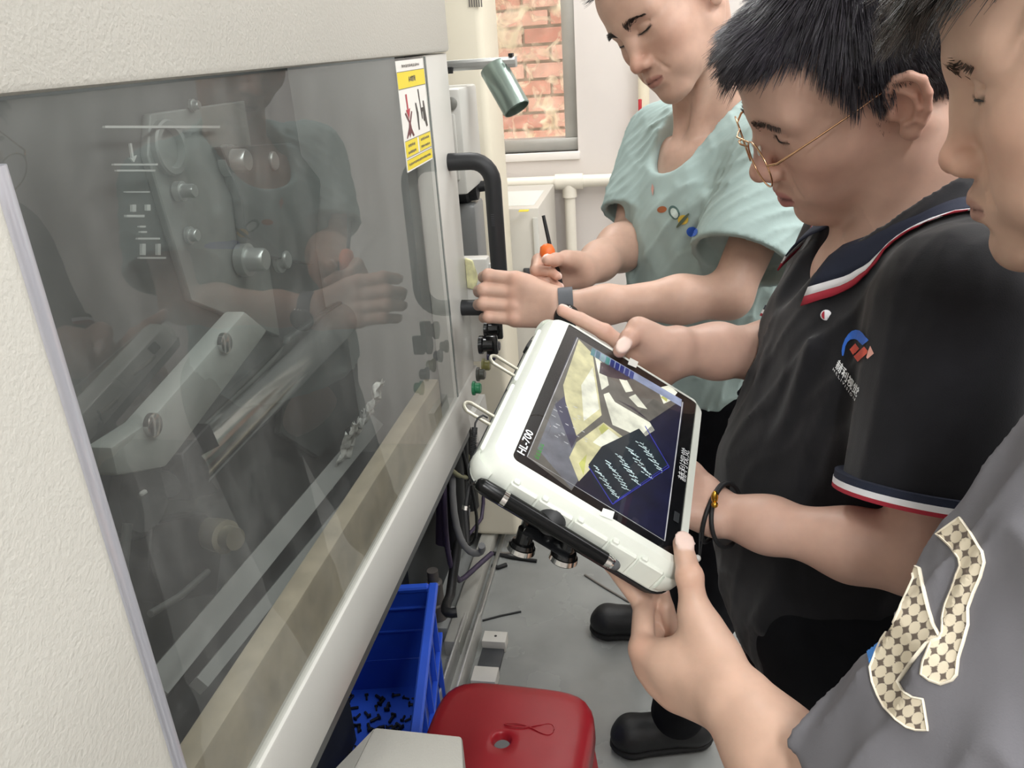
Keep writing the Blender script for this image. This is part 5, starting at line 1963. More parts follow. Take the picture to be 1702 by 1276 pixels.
m2_arms = [(M2_shL, M2_elL, M2_wrL, M2_JL, 0.70, TAB_U), (M2_shR, M2_elR, M2_wrR, M2_JR, 0.86, np.array([0.1, 0.2, 1.0]))]
M2_hip = W(0.170, 0.870, 0.90)


def m2_core(S):
    torso_sdf(S, M2_NB, M2_R, -0.022)


man2 = build_body('man2', 'man in glasses and a black polo shirt looking down at the tablet', srgb('#c7a392'), m2_head, m2_arms, M2_NB, M2_R, m2_core, W(0.17, 0.87, 0))


def m2_shirt():
    S = SDF()
    torso_sdf(S, M2_NB, M2_R, 0.012, belly=0.022, low=-0.46)
    wf = wrinkle(21, n=4, wl=(0.07, 0.14), axis=M2_R @ np.array([0.25, 0.0, 1.0]), aniso=0.9, power=2.0, ridge=True)
    wf2 = wrinkle(22, n=4, wl=(0.12, 0.25), axis=M2_R @ np.array([0.5, 0, 1.0]))
    S.func(lambda X, d: d - 0.012 * wf(X) - 0.008 * wf2(X) + 0.005)
    S.frame(M2_R, M2_NB)
    for a, b in (((0.10, 0.10, -0.10), (0.05, 0.138, -0.42)), ((0.02, 0.12, -0.14), (0.01, 0.148, -0.44)), ((0.15, 0.07, -0.17), (0.11, 0.126, -0.42)),
                 ((0.17, 0.02, -0.12), (0.14, 0.09, -0.30))):
        S.cone(a, b, 0.004, 0.007, 0.018)
    S.frame()
    fs = wrinkle(23, n=4, wl=(0.05, 0.09), axis=nrm(M2_elL - M2_shL), aniso=0.85, power=2.0, ridge=True)
    sleeve(S, M2_shL - M2_R @ np.array([0.015, 0, 0]), M2_elL, 0.74, 0.066, 0.066, k=0.025, folds=fs, amp=0.006)
    sleeve(S, M2_shR + M2_R @ np.array([0.015, 0, 0]), M2_elR, 0.86, 0.062, 0.060, folds=fs, amp=0.005)
    S.frame(M2_R, M2_NB)
    S.cone((0, 0.005, 0.12), (0, 0.014, -0.030), 0.068, 0.064, 0.005, 's')
    # open placket
    S.cone((0.002, 0.085, -0.005), (0.006, 0.132, -0.088), 0.046, 0.016, 0.006, 's')
    S.frame()
    S.cut(np.array([0, 0, 0.86]), (0, 0, -1), 0.004)
    co, F = S.mesh(0.0040, 1, 1.35)
    o = pymesh('polo_shirt', co, F, CLOTH_BLACK, man2['obj'])
    return o, BVHTree.FromPolygons([Vector(v) for v in co.tolist()], F.tolist())


m2_sh, m2_bvh = m2_shirt()
legs(man2, M2_NB, M2_hip + M2_R @ np.array([0.09, 0, 0]), M2_hip + M2_R @ np.array([-0.09, 0, 0]),
     W(0.145, 0.77, 0.48), W(0.145, 0.98, 0.48), W(0.185, 0.75, 0.09), W(0.185, 1.0, 0.09),
     W(-0.02, 0.72, 0), W(-0.02, 1.0, 0), 0.9, 5)

# ================================================================ the nearest man, grey T-shirt, cut by the right edge of the photograph
M3_NB = W(0.330, 0.490, 1.405)
M3_R = frame_from(WD(-0.86, 0.50, 0.0), WD(0.0, 0, 1))
m3_head = (W(0.232, 0.548, 1.555), frame_from(WD(-0.905, 0.27, -0.32), WD(-0.325, 0.05, 0.945)), 0.98,
           dict(jaw=1.08, nose=0.65, gaze=-0.0070, mouth=0.0, lips=0.95, beard=0.30, lipcol=(0.40, 0.22, 0.18)))
M3_shL, M3_shR = W(0.262, 0.410, 1.372), W(0.460, 0.640, 1.355)
M3_elL, M3_wrL = W(0.128, 0.360, 1.072), P(1228, 1172, 0.605)
M3_JL = {'w': M3_wrL, 'n': nrm(CAM_POS - P(1130, 1100, 0.65))}
M3_JL['t'] = finger_pts(P(1196, 1092, 0.632), P(1155, 1018, 0.645), on_tab(1146, 958, 0.0125), on_tab(1134, 903, 0.0095))
M3_JL['nd_t'] = nrm(TAB_N * 0.6 + nrm(CAM_POS - M3_JL['t'][3]))
M3_JL['i'] = finger_pts(P(1068, 1078, 0.672), P(1070, 1004, 0.712), TAB(-0.105, -0.050, -0.056), TAB(-0.085, -0.040, -0.056))
M3_JL['m'] = finger_pts(P(1078, 1108, 0.675), P(1088, 1040, 0.722), TAB(-0.108, -0.072, -0.058), TAB(-0.088, -0.062, -0.058))
M3_JL['r'] = finger_pts(P(1097, 1135, 0.672), P(1110, 1070, 0.722), TAB(-0.112, -0.092, -0.058), TAB(-0.092, -0.084, -0.058))
M3_JL['p'] = finger_pts(P(1125, 1158, 0.662), P(1135, 1095, 0.705), TAB(-0.118, -0.108, -0.056), TAB(-0.100, -0.102, -0.056))
M3_elR, M3_wrR = W(0.53, 0.72, 1.10), W(0.47, 0.74, 0.86)
M3_JR = gen_hand(M3_wrR, (0, 0, -1), (0.7, 0.7, 0), (-0.7, -0.3, 0), {'i': (15, 25, 15), 'm': (18, 28, 15), 'r': (20, 30, 15), 'p': (24, 32, 15)}, (0.5, 0.8, 0.3), 3.0, 0.95)
m3_arms = [(M3_shL, M3_elL, M3_wrL, M3_JL, 1.0, nrm(P(1257, 1140, 0.6) - P(1180, 1195, 0.6))), (M3_shR, M3_elR, M3_wrR, M3_JR, 1.0, np.array([0, 1.0, 0]))]
M3_hip = W(0.370, 0.460, 0.90)


def m3_core(S):
    torso_sdf(S, M3_NB, M3_R, -0.022)


man3 = build_body('man3', 'man in a grey T-shirt nearest the camera, holding the tablet corner', srgb('#cba894'), m3_head, m3_arms, M3_NB, M3_R, m3_core, W(0.37, 0.46, 0))


def m3_shirt():
    S = SDF()
    torso_sdf(S, M3_NB, M3_R, 0.014, belly=0.02, low=-0.46)
    wf2 = wrinkle(32, n=4, wl=(0.10, 0.2), axis=(0.3, 0.2, 1))
    S.func(lambda X, d: d - 0.010 * wf2(X) + 0.004)
    ad = nrm(M3_elL - M3_shL)
    fs = wrinkle(35, n=4, wl=(0.10, 0.18), axis=ad + np.array([0.1, 0.25, 0.1]), aniso=0.85, power=1.5, ridge=True)
    sleeve(S, M3_shL - M3_R @ np.array([0.02, 0, 0]), M3_elL, 0.86, 0.086, 0.094, k=0.05, folds=fs, amp=0.030)
    sleeve(S, M3_shR + M3_R @ np.array([0.02, 0, 0]), M3_elR, 0.8, 0.070, 0.078)
    S.frame(M3_R, M3_NB)
    S.cone((0, 0.010, 0.12), (0, 0.026, -0.040), 0.074, 0.070, 0.006, 's')
    S.frame()
    S.cut(np.array([0, 0, 0.86]), (0, 0, -1), 0.004)
    co, F = S.mesh(0.0030, 2, 1.3)
    o = pymesh('shirt', co, F, CLOTH_GREY, man3['obj'])
    return o, BVHTree.FromPolygons([Vector(v) for v in co.tolist()], F.tolist())


m3_sh, m3_bvh = m3_shirt()
legs(man3, M3_NB, M3_hip + M3_R @ np.array([0.09, 0, 0]), M3_hip + M3_R @ np.array([-0.09, 0, 0]),
     M3_hip + M3_R @ np.array([0.10, 0.03, -0.42]), M3_hip + M3_R @ np.array([-0.10, 0.03, -0.42]),
     M3_hip + M3_R @ np.array([0.11, 0.0, -0.81]), M3_hip + M3_R @ np.array([-0.11, 0.0, -0.81]),
     M3_hip + M3_R @ np.array([0.13, 0.2, -0.9]), M3_hip + M3_R @ np.array([-0.13, 0.2, -0.9]), 0.9, 9)
print('people', round(_time.time() - _T0, 1))


# ---------------------------------------------------------------- the inspection tablet
TM = Matrix.Identity(4)
for _i, _a in enumerate((TAB_U, TAB_V, TAB_N)):
    for _j in range(3):
        TM[_j][_i] = float(_a[_j])
for _j in range(3):
    TM[_j][3] = float(TAB_O[_j])
tb = empty('tablet', TAB_O, 'white rugged inspection tablet held by two men, screen showing rows of pins', 'tablet')
SHELL = mat('tablet_shell', srgb('#dfe3da'), 0.38, noise=(30, 0.02), bump=(600, 0.06))
U0, U1, V0, V1 = -0.1375, 0.1300, -0.0945, 0.1045
G = (-0.1214, 0.1241, -0.0823, 0.0801)


def outline(u0, u1, v0, v1, r, n=6):
    pts = []
    for cx_, cy_, a0 in ((u1 - r, v1 - r, 0), (u0 + r, v1 - r, 90), (u0 + r, v0 + r, 180), (u1 - r, v0 + r, 270)):
        for k in range(n + 1):
            a = math.radians(a0 + 90 * k / n)
            pts.append((cx_ + r * math.cos(a), cy_ + r * math.sin(a)))
    return pts


bm = bmesh.new()
rings = []
for ins, n_, r in ((0.012, -0.0362, 0.014), (0.004, -0.0355, 0.018), (0.000, -0.031, 0.020), (0.000, -0.016, 0.020), (0.003, -0.006, 0.018), (0.008, 0.0004, 0.014), (None, 0.0012, 0.006), (None, -0.001, 0.006)):
    if ins is None:
        o_ = outline(G[0], G[1], G[2], G[3], r)
    else:
        o_ = outline(U0 + ins, U1 - ins, V0 + ins * 0.6, V1 - ins, r)
    rings.append([bm.verts.new((x, y, n_)) for x, y in o_])
for A, B in zip(rings[:-1], rings[1:]):
    for k in range(len(A)):
        bm.faces.new((A[k], A[(k + 1) % len(A)], B[(k + 1) % len(A)], B[k]))
bm.faces.new(rings[0][::-1])
bm.faces.new(rings[-1])
bmesh.ops.recalc_face_normals(bm, faces=bm.faces)
me = bpy.data.meshes.new('shell')
bm.to_mesh(me)
bm.free()
me.transform(TM)
o = link('shell', me, SHELL, smooth=True)
me.set_sharp_from_angle(angle=math.radians(32))
attach(o, tb)
# black rubber back edge
bm = bmesh.new()
A = [bm.verts.new((x, y, -0.0395)) for x, y in outline(U0 + 0.003, U1 - 0.003, V0 + 0.002, V1 - 0.003, 0.02)]
B = [bm.verts.new((x, y, -0.0320)) for x, y in outline(U0 - 0.0018, U1 + 0.0018, V0 - 0.0014, V1 + 0.0018, 0.022)]
for k in range(len(A)):
    bm.faces.new((A[k], A[(k + 1) % len(A)], B[(k + 1) % len(A)], B[k]))
bm.faces.new(A[::-1])
bm.faces.new(B)
bmesh.ops.recalc_face_normals(bm, faces=bm.faces)
me = bpy.data.meshes.new('back_cover')
bm.to_mesh(me)
bm.free()
me.transform(TM)
attach(link('back_cover', me, BLACK), tb)


def tbox(name, lo, hi, m, bev=0.0006, parent=tb, seg=1):
    return MB().box(lo, hi, bev, seg=seg).build(name, m, parent, smooth=35, matrix=TM)


def tpoly(name, polys, m, n_, parent):
    bb = MB()
    for pl in polys:
        bb.bm.faces.new([bb.bm.verts.new((x, y, n_)) for x, y in pl])
    return bb.build(name, m, parent, matrix=TM)


def UV(px, py):
    p = on_tab(px, py, 0.0) - TAB_O
    return (float(p @ TAB_U), float(p @ TAB_V))


EM = 0.80


def scr(name, h, k=1.0):
    c = srgb(h)
    m = mat('screen_' + name, (0.004, 0.004, 0.005), 0.3, emit=(c, EM * k))
    if 'Picture Noise' not in m.node_tree.nodes:
        N, L = m.node_tree.nodes, m.node_tree.links
        t = N.new('ShaderNodeTexNoise')
        t.name = 'Picture Noise'
        t.inputs['Scale'].default_value = 55
        t.inputs['Detail'].default_value = 4
        tc = N.new('ShaderNodeTexCoord')
        L.new(tc.outputs['Object'], t.inputs['Vector'])
        mr = N.new('ShaderNodeMapRange')
        mr.inputs['From Min'].default_value = 0.3
        mr.inputs['From Max'].default_value = 0.7
        mr.inputs['To Min'].default_value = EM * k * 0.62
        mr.inputs['To Max'].default_value = EM * k * 1.12
        L.new(t.outputs['Fac'], mr.inputs['Value'])
        L.new(mr.outputs['Result'], N['Principled BSDF'].inputs['Emission Strength'])
    return m


display = tbox('display', (G[0], G[2], -0.0008), (G[1], G[3], -0.0002), mat('bezel_black', srgb('#0c0d10'), 0.25), 0.0)
area = tpoly('picture', [[(-0.1085, -0.068), (0.1085, -0.068), (0.1085, 0.068), (-0.1085, 0.068)]], scr('navy', '#14172e'), -0.0001, display)
z = 0.00003


def spx(name, polys, h, k=1.0, lvl=1):
    tpoly(name, [[UV(x, y) for x, y in pl] for pl in polys], scr(h[1:], h, k), -0.0001 + 0.00004 * lvl, display)


# what the camera of the tablet shows
spx('picture_grey', [[(876, 759), (960, 561), (1000, 585), (1132, 665), (1050, 720), (985, 762), (950, 815)]], '#6f6c64', 1, 1)
spx('picture_slate', [[(893, 745), (925, 665), (958, 735), (960, 800), (950, 812)]], '#7c7f87', 1, 2)
spx('picture_violet', [[(922, 672), (948, 650), (962, 720), (950, 745)]], '#4a4a63', 1, 3)
spx('picture_sheet', [[(962, 564), (985, 588), (1000, 690), (958, 724), (940, 668), (936, 640)], [(958, 735), (1003, 702), (1052, 738), (1030, 760), (985, 775), (962, 800), (946, 760)]], '#e3ddac', 1.05, 4)
spx('picture_sheet_light', [[(966, 640), (985, 610), (996, 680), (970, 700)], [(985, 735), (1010, 712), (1045, 740), (1015, 752)], [(1003, 655), (1012, 652), (1022, 668), (1080, 702), (1088, 715), (1068, 728), (1018, 706)], [(988, 590), (1004, 606), (1012, 640), (1000, 648)],
                              [(1028, 628), (1042, 632), (1052, 650), (1040, 652)], [(1092, 645), (1112, 640), (1126, 652), (1116, 665), (1103, 671)], [(1045, 660), (1056, 655), (1076, 680), (1060, 676)]], '#f4f4df', 1.15, 5)
spx('picture_lime', [[(962, 770), (975, 755), (970, 790)], [(995, 712), (1003, 704), (1012, 712), (1000, 722)], [(1098, 660), (1112, 652), (1108, 668)]], '#d5d77a', 1, 6)
spx('picture_shadow', [[(998, 602), (1012, 606), (1052, 628), (1040, 632), (1010, 626), (996, 620)], [(1012, 680), (1020, 672), (1002, 690)], [(1025, 664), (1045, 676), (1080, 700), (1055, 678)]], '#3f3540', 1, 6)
spx('picture_tray', [[(978, 772), (1000, 742), (1062, 712), (1112, 772), (1092, 786), (1020, 836), (990, 806)]], '#1b2a33', 1, 6)
spx('picture_deep', [[(1068, 722), (1100, 690), (1134, 672), (1104, 897), (1022, 846), (1112, 778)]], '#171937', 1, 5)
# rows of bright pins
pins = []
r_ = np.random.default_rng(3)
for i in range(9):
    for j in range(5):
        a = np.array([982, 776]) + np.array([92, -54]) * (j + 0.15) / 5.0 + np.array([38, 54]) * (i + 0.1) / 9.6
        for k in range(3):
            q = a + np.array([6.5, 3.0]) * k * 0.9 + r_.normal(size=2) * 0.8
            L = r_.uniform(5, 9)
            d_ = np.array([0.86, 0.50]) if k < 2 else np.array([-0.45, 0.89]) * 0.55
            nrm_ = np.array([-d_[1], d_[0]])
            pins.append([tuple(q), tuple(q + nrm_ * 1.3), tuple(q + d_ * L + nrm_ * 1.1), tuple(q + d_ * L)])
spx('picture_pins', pins, '#d8efef', 1.15, 7)
pins2 = []
for i in range(26):
    q = np.array([938 + r_.uniform(-22, 40), 690 + r_.uniform(-18, 45)])
    L = r_.uniform(4, 9)
    pins2.append([tuple(q), tuple(q + np.array([0.6, 1.3])), tuple(q + np.array([L * 0.85, L * 0.45 + 1.1])), tuple(q + np.array([L * 0.85, L * 0.45]))])
spx('picture_glints', pins2, '#e6e8ea', 1.0, 7)


def stroke(a, b, w):
    a, b = np.array(a, float), np.array(b, float)
    d_ = (b - a) / np.linalg.norm(b - a)
    n_ = np.array([-d_[1], d_[0]]) * w / 2
    return [tuple(a + n_), tuple(b + n_), tuple(b - n_), tuple(a - n_)]


spx('picture_frame_lines', [stroke((1018, 838), (1112, 776), 1.6), stroke((1021, 834), (1110, 773), 1.0), stroke((1112, 776), (1072, 708), 1.4), stroke((978, 775), (1018, 838), 1.4)], '#3a3fb5', 1, 8)
spx('picture_border', [stroke((876, 759), (960, 561), 1.5), stroke((1104.5, 899), (1134.5, 668), 1.8), stroke((876, 759), (1104.5, 899), 0.7)], '#d9d9da', 0.9, 9)
spx('toolbar', [[(985, 578), (1133, 664), (1132, 676), (984, 590)]], '#a9b6d6', 0.9, 8)
for k in range(9):
    t0, t1 = k / 9.0 + 0.008, (k + 1) / 9.0 - 0.012
    a, b = np.array([983.0, 577.5]), np.array([1055.0, 620.0])
    p0, p1 = a + (b - a) * t0, a + (b - a) * t1
    dn = np.array([-2.5, 11.5])
    spx('toolbar_button', [[tuple(p0), tuple(p1), tuple(p1 + dn), tuple(p0 + dn)]], ['#5f9fa6', '#4d7f96', '#9fc7cf', '#4fa59f', '#2b3f86', '#223a8c', '#203888', '#23408f', '#2a4a98'][k], 0.9, 9)


def bezel_text(txt, u_c, v_c, h, wid, m, name='lettering', bold=0.0, parent=display):
    v, f = text_mesh(txt, 1.0, bold)
    v = v - (v.min(0) + v.max(0)) / 2
    sc = np.array([wid / np.ptp(v[:, 0]), h / np.ptp(v[:, 1])])
    o = poly_mesh(name, [(u_c + q[0] * sc[0], v_c + q[1] * sc[1], 0.00035) for q in v], f, m, None)
    o.data.transform(TM)
    attach(o, parent)


INK = mat('bezel_white_ink', srgb('#e9ecee'), 0.5)
a, b = UV(868, 752), UV(886, 712)
bezel_text('HL-700', (a[0] + b[0]) / 2 - 0.004, 0.0745, 0.0075, 0.034, INK, bold=0.02)
bezel_text('赫利视觉', 0.006, -0.0765, 0.0090, 0.050, INK)
r_ = np.random.default_rng(8)
tpoly('status_line', [[(-0.104 + 0.0046 * k + dx, 0.0585), (-0.104 + 0.0046 * k + dx + w_, 0.0585), (-0.104 + 0.0046 * k + dx + w_, 0.0585 + h_), (-0.104 + 0.0046 * k + dx, 0.0585 + h_)]
                      for k in range(5) for dx, w_, h_ in ((0.0, 0.0008, r_.uniform(0.003, 0.0045)), (0.0016, 0.0008, r_.uniform(0.002, 0.0045)), (0.0002, 0.0032, 0.0008))], scr('green', '#3fae45', 0.9), 0.0003, display)
tpoly('bezel_mark', [[(-0.079, -0.079), (-0.066, -0.079), (-0.066, -0.0735), (-0.079, -0.0735)]], mat('bezel_grey_ink', srgb('#303437'), 0.5), 0.0003, display)
# cover glass
MB().box((G[0] + 0.0003, G[2] + 0.0003, 0.0004), (G[1] - 0.0003, G[3] - 0.0003, 0.0009)).build('cover_glass', GLASSW, tb, matrix=TM)
tpoly('tape', [[UV(x, y) for x, y in ((1001, 846), (1020, 852), (1016, 866), (996, 858))]], mat('white_tape', srgb('#eceee8'), 0.5), 0.0016, tb)
tpoly('tape', [[UV(x, y) for x, y in ((1046, 596), (1060, 603), (1056, 613), (1042, 607))]], mat('white_tape'), 0.0016, tb)
# port covers along the near short side
for k, (va, vb) in enumerate(((0.071, 0.046), (0.044, 0.012), (0.010, -0.022), (-0.024, -0.050), (-0.052, -0.076))):
    pc = tbox('port_cover', (U0 - 0.0012, vb, -0.030), (U0 + 0.004, va, -0.0075), SHELL, 0.001)
    MB().box((U0 - 0.0002, va - 0.007, -0.0085), (U0 + 0.005, va - 0.001, -0.0045), 0.001, seg=1).build('pull_tab', SHELL, pc, matrix=TM, smooth=35)
# rubbed corner bumpers
for u_, v_ in ((U0 + 0.018, V1 - 0.018), (U1 - 0.018, V1 - 0.018), (U1 - 0.018, V0 + 0.018), (U0 + 0.018, V0 + 0.018)):
    su, sv = (1 if u_ > 0 else -1), (1 if v_ > 0 else -1)
    pts = []
    for k in range(9):
        a_ = math.radians(10 * k + 5)
        pts.append((u_ + su * 0.0187 * math.sin(a_), v_ + sv * 0.0187 * math.cos(a_), -0.018))
    MB().tube(pts, 0.0045, 8, flat=(0.5, 2.0)).build('corner_bumper', SHELL, tb, smooth=60, matrix=TM)
# side recess panels on the long edge, strap loops and a key
for (pa, pb) in (((815, 735), (862, 625)), ((866, 618), (905, 535))):
    ua, ub = UV(*pa)[0], UV(*pb)[0]
    tbox('side_panel', (min(ua, ub), V1 - 0.003, -0.027), (max(ua, ub), V1 + 0.0014, -0.010), SHELL, 0.0012)
LOOP = mat('loop_metal', srgb('#a9a698'), 0.35, metal=0.5)
for q, (tip, rt) in enumerate((((851, 615), (882, 640)), ((803, 690), (836, 718)))):
    c1 = on_tab(*tip, -0.022)
    c1 = ((c1 - TAB_O) @ TAB_U, (c1 - TAB_O) @ TAB_V)
    u_c = c1[0]
    pts = []
    L = 0.030
    for k in range(13):
        a_ = math.radians(-90 + 15 * k)
        pts.append((u_c + 0.0065 * math.sin(a_), V1 + L - 0.0065 + 0.0065 * math.cos(a_), -0.022))
    pts = [(u_c - 0.0065, V1 - 0.002, -0.022)] + pts + [(u_c + 0.0065, V1 - 0.002, -0.022)]
    MB().tube(pts, 0.0018, 8).build('strap_loop', LOOP, tb, smooth=60, matrix=TM)
tbox('power_key', (UV(905, 560)[0] - 0.010, V1, -0.024), (UV(905, 560)[0] + 0.006, V1 + 0.004, -0.014), BLACK, 0.001)
# ball mount bolted to the back
BALL = mat('ball_rubber', srgb('#2b2c2e'), 0.55, noise=(80, 0.12))
CHROME = mat('chrome', srgb('#d6d6d4'), 0.08, metal=1.0)
bc = P(916, 864, 0.668)
mt = MB().sphere(bc, 0.0128, 24).build('mount_ball', BALL, tb, smooth=180)
bb_ = MB()
p1, p2, p3 = P(880, 872, 0.690), P(952, 915, 0.680), bc + TAB_U * 0.012
bb_.tube([p1, (p1 + p2) / 2, p2], 0.014, 6, flat=(1.0, 0.35))
bb_.cyl(bc, bc + nrm((p1 + p2) / 2 - bc) * 0.02, 0.007, seg=14)
bb_.tube([p1 + TAB_U * 0.0, P(872, 888, 0.692)], 0.011, 6, flat=(1, 0.4))
bb_.build('mount_bracket', BLACKGLOSS, tb, smooth=40)
for px, py, dd in ((868, 906, 0.694), (938, 922, 0.682)):
    a_ = P(px, py, dd)
    ax = nrm(P(px - 6, py + 20, dd + 0.004) - P(px, py, dd))
    MB().lathe(a_ - ax * 0.016, ax, [(0, 0.0075), (0.012, 0.0075), (0.0125, 0.0098), (0.016, 0.0108), (0.0162, 0.0118), (0.0205, 0.0122), (0.022, 0.0112)], 24).build('mount_knob', mat('knob_black_chrome', srgb('#3a3b3c'), 0.12, metal=0.9), tb, smooth=40)
    MB().lathe(a_ + ax * 0.0005, ax, [(0, 0.0119), (0.0042, 0.0125), (0.0046, 0.0118)], 24).build('knob_rim', CHROME, tb, smooth=40)
MB().sphere(P(876, 884, 0.683), 0.0036, 12).build('mount_screw', CHROME, tb, smooth=180)

# ---------------------------------------------------------------- stylus on its magnetic rest and its coiled tether
s0, s1 = TAB(-0.1465, 0.0955, -0.0185), TAB(-0.1465, -0.0415, -0.0190)
sd = nrm(s1 - s0)
sL = np.linalg.norm(s1 - s0)
sy = empty('stylus', s0, 'black stylus with silver bands lying along the tablet edge', 'stylus')
PEN = mat('pen_black', srgb('#0b0c0d'), 0.25, spec=0.2)
MB().lathe(s0, sd, [(0, 0.0025), (0.0015, 0.0048), (0.006, 0.0062), (0.024, 0.0065), (0.0241, 0.0061), (0.026, 0.0061), (0.0261, 0.0066), (sL - 0.014, 0.0060), (sL - 0.0135, 0.0055)], 20).build('barrel', PEN, sy, smooth=40)
MB().lathe(s0 + sd * 0.0240, sd, [(0, 0.0068), (0.0045, 0.0068)], 20).build('silver_band', CHROME, sy, smooth=40)
MB().lathe(s0 + sd * (sL - 0.0138), sd, [(0, 0.0060), (0.003, 0.0060), (0.0031, 0.0052), (0.005, 0.0052), (0.0051, 0.0056), (0.007, 0.0050)], 20).build('tip_collar', CHROME, sy, smooth=40)
MB().lathe(s0 + sd * (sL - 0.007), sd, [(0, 0.0048), (0.004, 0.0042), (0.0062, 0.0025), (0.0070, 0.0005)], 16).build('rubber_tip', mat('grey_rubber', srgb('#55585a'), 0.6), sy, smooth=60)
tc = empty('tether_cord', P(800, 695, 0.72), 'black coiled tether cord hanging from the tablet strap loop', 'cord')
k0, k1 = P(789, 712, 0.715), P(783, 795, 0.705)
hel = []
for t in np.linspace(0, 1, 260):
    c = k0 + (k1 - k0) * t
    a_ = t * 2 * math.pi * 26
    hel.append(c + 0.0020 * (math.cos(a_) * RCAM[:, 0] + math.sin(a_) * RCAM[:, 2]))
MB().tube(hel, 0.0007, 5).build('coil', BLACK, tc, smooth=60)
MB().tube([P(810, 694, 0.722), P(803, 690, 0.718), P(795, 694, 0.716), P(790, 703, 0.715), P(789, 713, 0.715)], 0.0009, 6).build('cord_loop', BLACK, tc, smooth=60)
MB().cyl(P(789, 710, 0.715), P(788, 722, 0.715), 0.0026, seg=10).build('ferrule', BLACK, tc, smooth=40)
MB().tube([P(783, 795, 0.705), P(779, 815, 0.700), P(774, 845, 0.700), P(776, 870, 0.700), P(778, 900, 0.700)], [0.0018, 0.0022, 0.0026, 0.0026, 0.0020], 8).build('strap_end', BLACK, tc, smooth=60)
MB().tube([P(783, 795, 0.705), P(779, 800, 0.695), P(782, 806, 0.686), s0 - sd * 0.001], 0.0008, 6).build('cord_loop', BLACK, tc, smooth=60)
MB().cyl(P(775, 840, 0.700), P(774, 847, 0.700), 0.0032, seg=10).build('clip', CHROME, tc, smooth=40)


# ---------------------------------------------------------------- hair, print and things worn
def px_decal(bvh, pts, lift=0.0012, maxd=3.0):
    out = []
    for x, y in pts:
        r = nrm(_ray(x, y))
        h = bvh.ray_cast(Vector(CAM_POS.tolist()), Vector(r.tolist()), maxd)
        if h[0] is None:
            h = bvh.find_nearest(Vector((CAM_POS + r * 0.7).tolist()))
        n = np.array(h[1])
        if n @ r > 0:
            n = -n
        out.append(np.array(h[0]) + n * lift)
    return np.array(out)


def flow_hair(person, head, n, inside, crown, lenf, liftf, width, col, seed, clump=0, clump_w=0.6, gravity=-0.45, curl=0.05, nseg=6, normal_mix=0.25, bias=None):
    pos, Rh, sc, _ = head
    L, roots = scalp_roots(n, Rh, pos, sc, inside, seed)
    hull = hull_of(Rh, pos, sc)
    _, nn = hull(roots)
    t = L - np.array(crown)
    tw = t @ Rh.T
    tw = tw - nn * np.einsum('ij,ij->i', tw, nn)[:, None]
    tw /= np.linalg.norm(tw, axis=1)[:, None] + 1e-9
    d = tw + nn * normal_mix
    if bias is not None:
        d = d + bias(L) @ Rh.T
    d = d + np.random.default_rng(seed).normal(size=d.shape) * 0.05
    d /= np.linalg.norm(d, axis=1)[:, None]
    r = np.random.default_rng(seed + 1)
    ln = lenf(L, r)
    lf = liftf(L, r)
    return strands(roots, d, ln, width, nseg, (0, 0, gravity), hull, col, 'hair', HAIRM, person['obj'], clump, clump_w, curl, lf)


def scalp_cap(person, head, inside, off, m, name='hair_cap'):
    """dense under-hair so that no skin shows between the strands"""
    pos, Rh, sc, _ = head
    n = 90
    th = np.linspace(0, math.pi, n // 2)
    ph = np.linspace(0, 2 * math.pi, n, endpoint=False)
    T, Ph = np.meshgrid(th, ph, indexing='ij')
    v = np.stack([np.sin(T) * np.cos(Ph), np.sin(T) * np.sin(Ph), np.cos(T)], -1).reshape(-1, 3)
    best = np.zeros(len(v))
    o = np.array([0, 0.0, 0.02])
    for c, rr in (((0, -0.012, 0.030), (0.0755, 0.097, 0.086)), ((0, 0.045, 0.045), (0.060, 0.050, 0.052)), ((0, 0.026, -0.028), (0.0635, 0.064, 0.084)), ((0, -0.035, -0.09), (0.052, 0.055, 0.07))):
        q = (o - np.array(c)) / np.array(rr)
        d = v / np.array(rr)
        A = (d * d).sum(1)
        B = (d * q).sum(1)
        disc = B * B - A * ((q * q).sum() - 1)
        best = np.maximum(best, np.where(disc > 0, (-B + np.sqrt(np.maximum(disc, 0))) / A, 0))
    L = o + v * (best[:, None] + off)
    ok = inside(L[:, 0], L[:, 1], L[:, 2])
    ix = np.arange(len(v)).reshape(n // 2, n)
    F = np.stack([ix[:-1], np.roll(ix[:-1], -1, 1), np.roll(ix[1:], -1, 1), ix[1:]], -1).reshape(-1, 4)
    F = F[ok[F].all(1)]
    pymesh(name, (L * sc) @ Rh.T + pos, F, m, person['obj'], np.tile(np.array([[0.012, 0.011, 0.013]]), (len(v), 1)))


def in2(x, y, z):
    ax = np.abs(x)
    front = (y > 0.035) & (z > 0.072 + 0.10 * np.clip(ax - 0.035, 0, 1))
    temple = (y <= 0.035) & (y > 0.006) & (z > 0.004 + (y - 0.006) * 1.6)
    side = (y <= 0.006) & (y > -0.012) & (z > -0.022 + 0.0 * y)
    ear = (y <= -0.012) & (y > -0.034) & (z > 0.022 + (y + 0.012) * 0.9)
    back = (y <= -0.034) & (z > -0.080)
    return front | temple | side | ear | back


scalp_cap(man2, m2_head, in2, 0.0060, HAIRM)


def len2(L, r):
    x, y, z = L[:, 0], L[:, 1], L[:, 2]
    ln = np.where(z > 0.06, 0.046, 0.030)
    ln = np.where((y > 0.02) & (z < 0.085), 0.026, ln)
    ln = np.where((y < 0.012) & (y > -0.055) & (z < 0.055), 0.016, ln)
    return ln * r.uniform(0.8, 1.15, len(L))


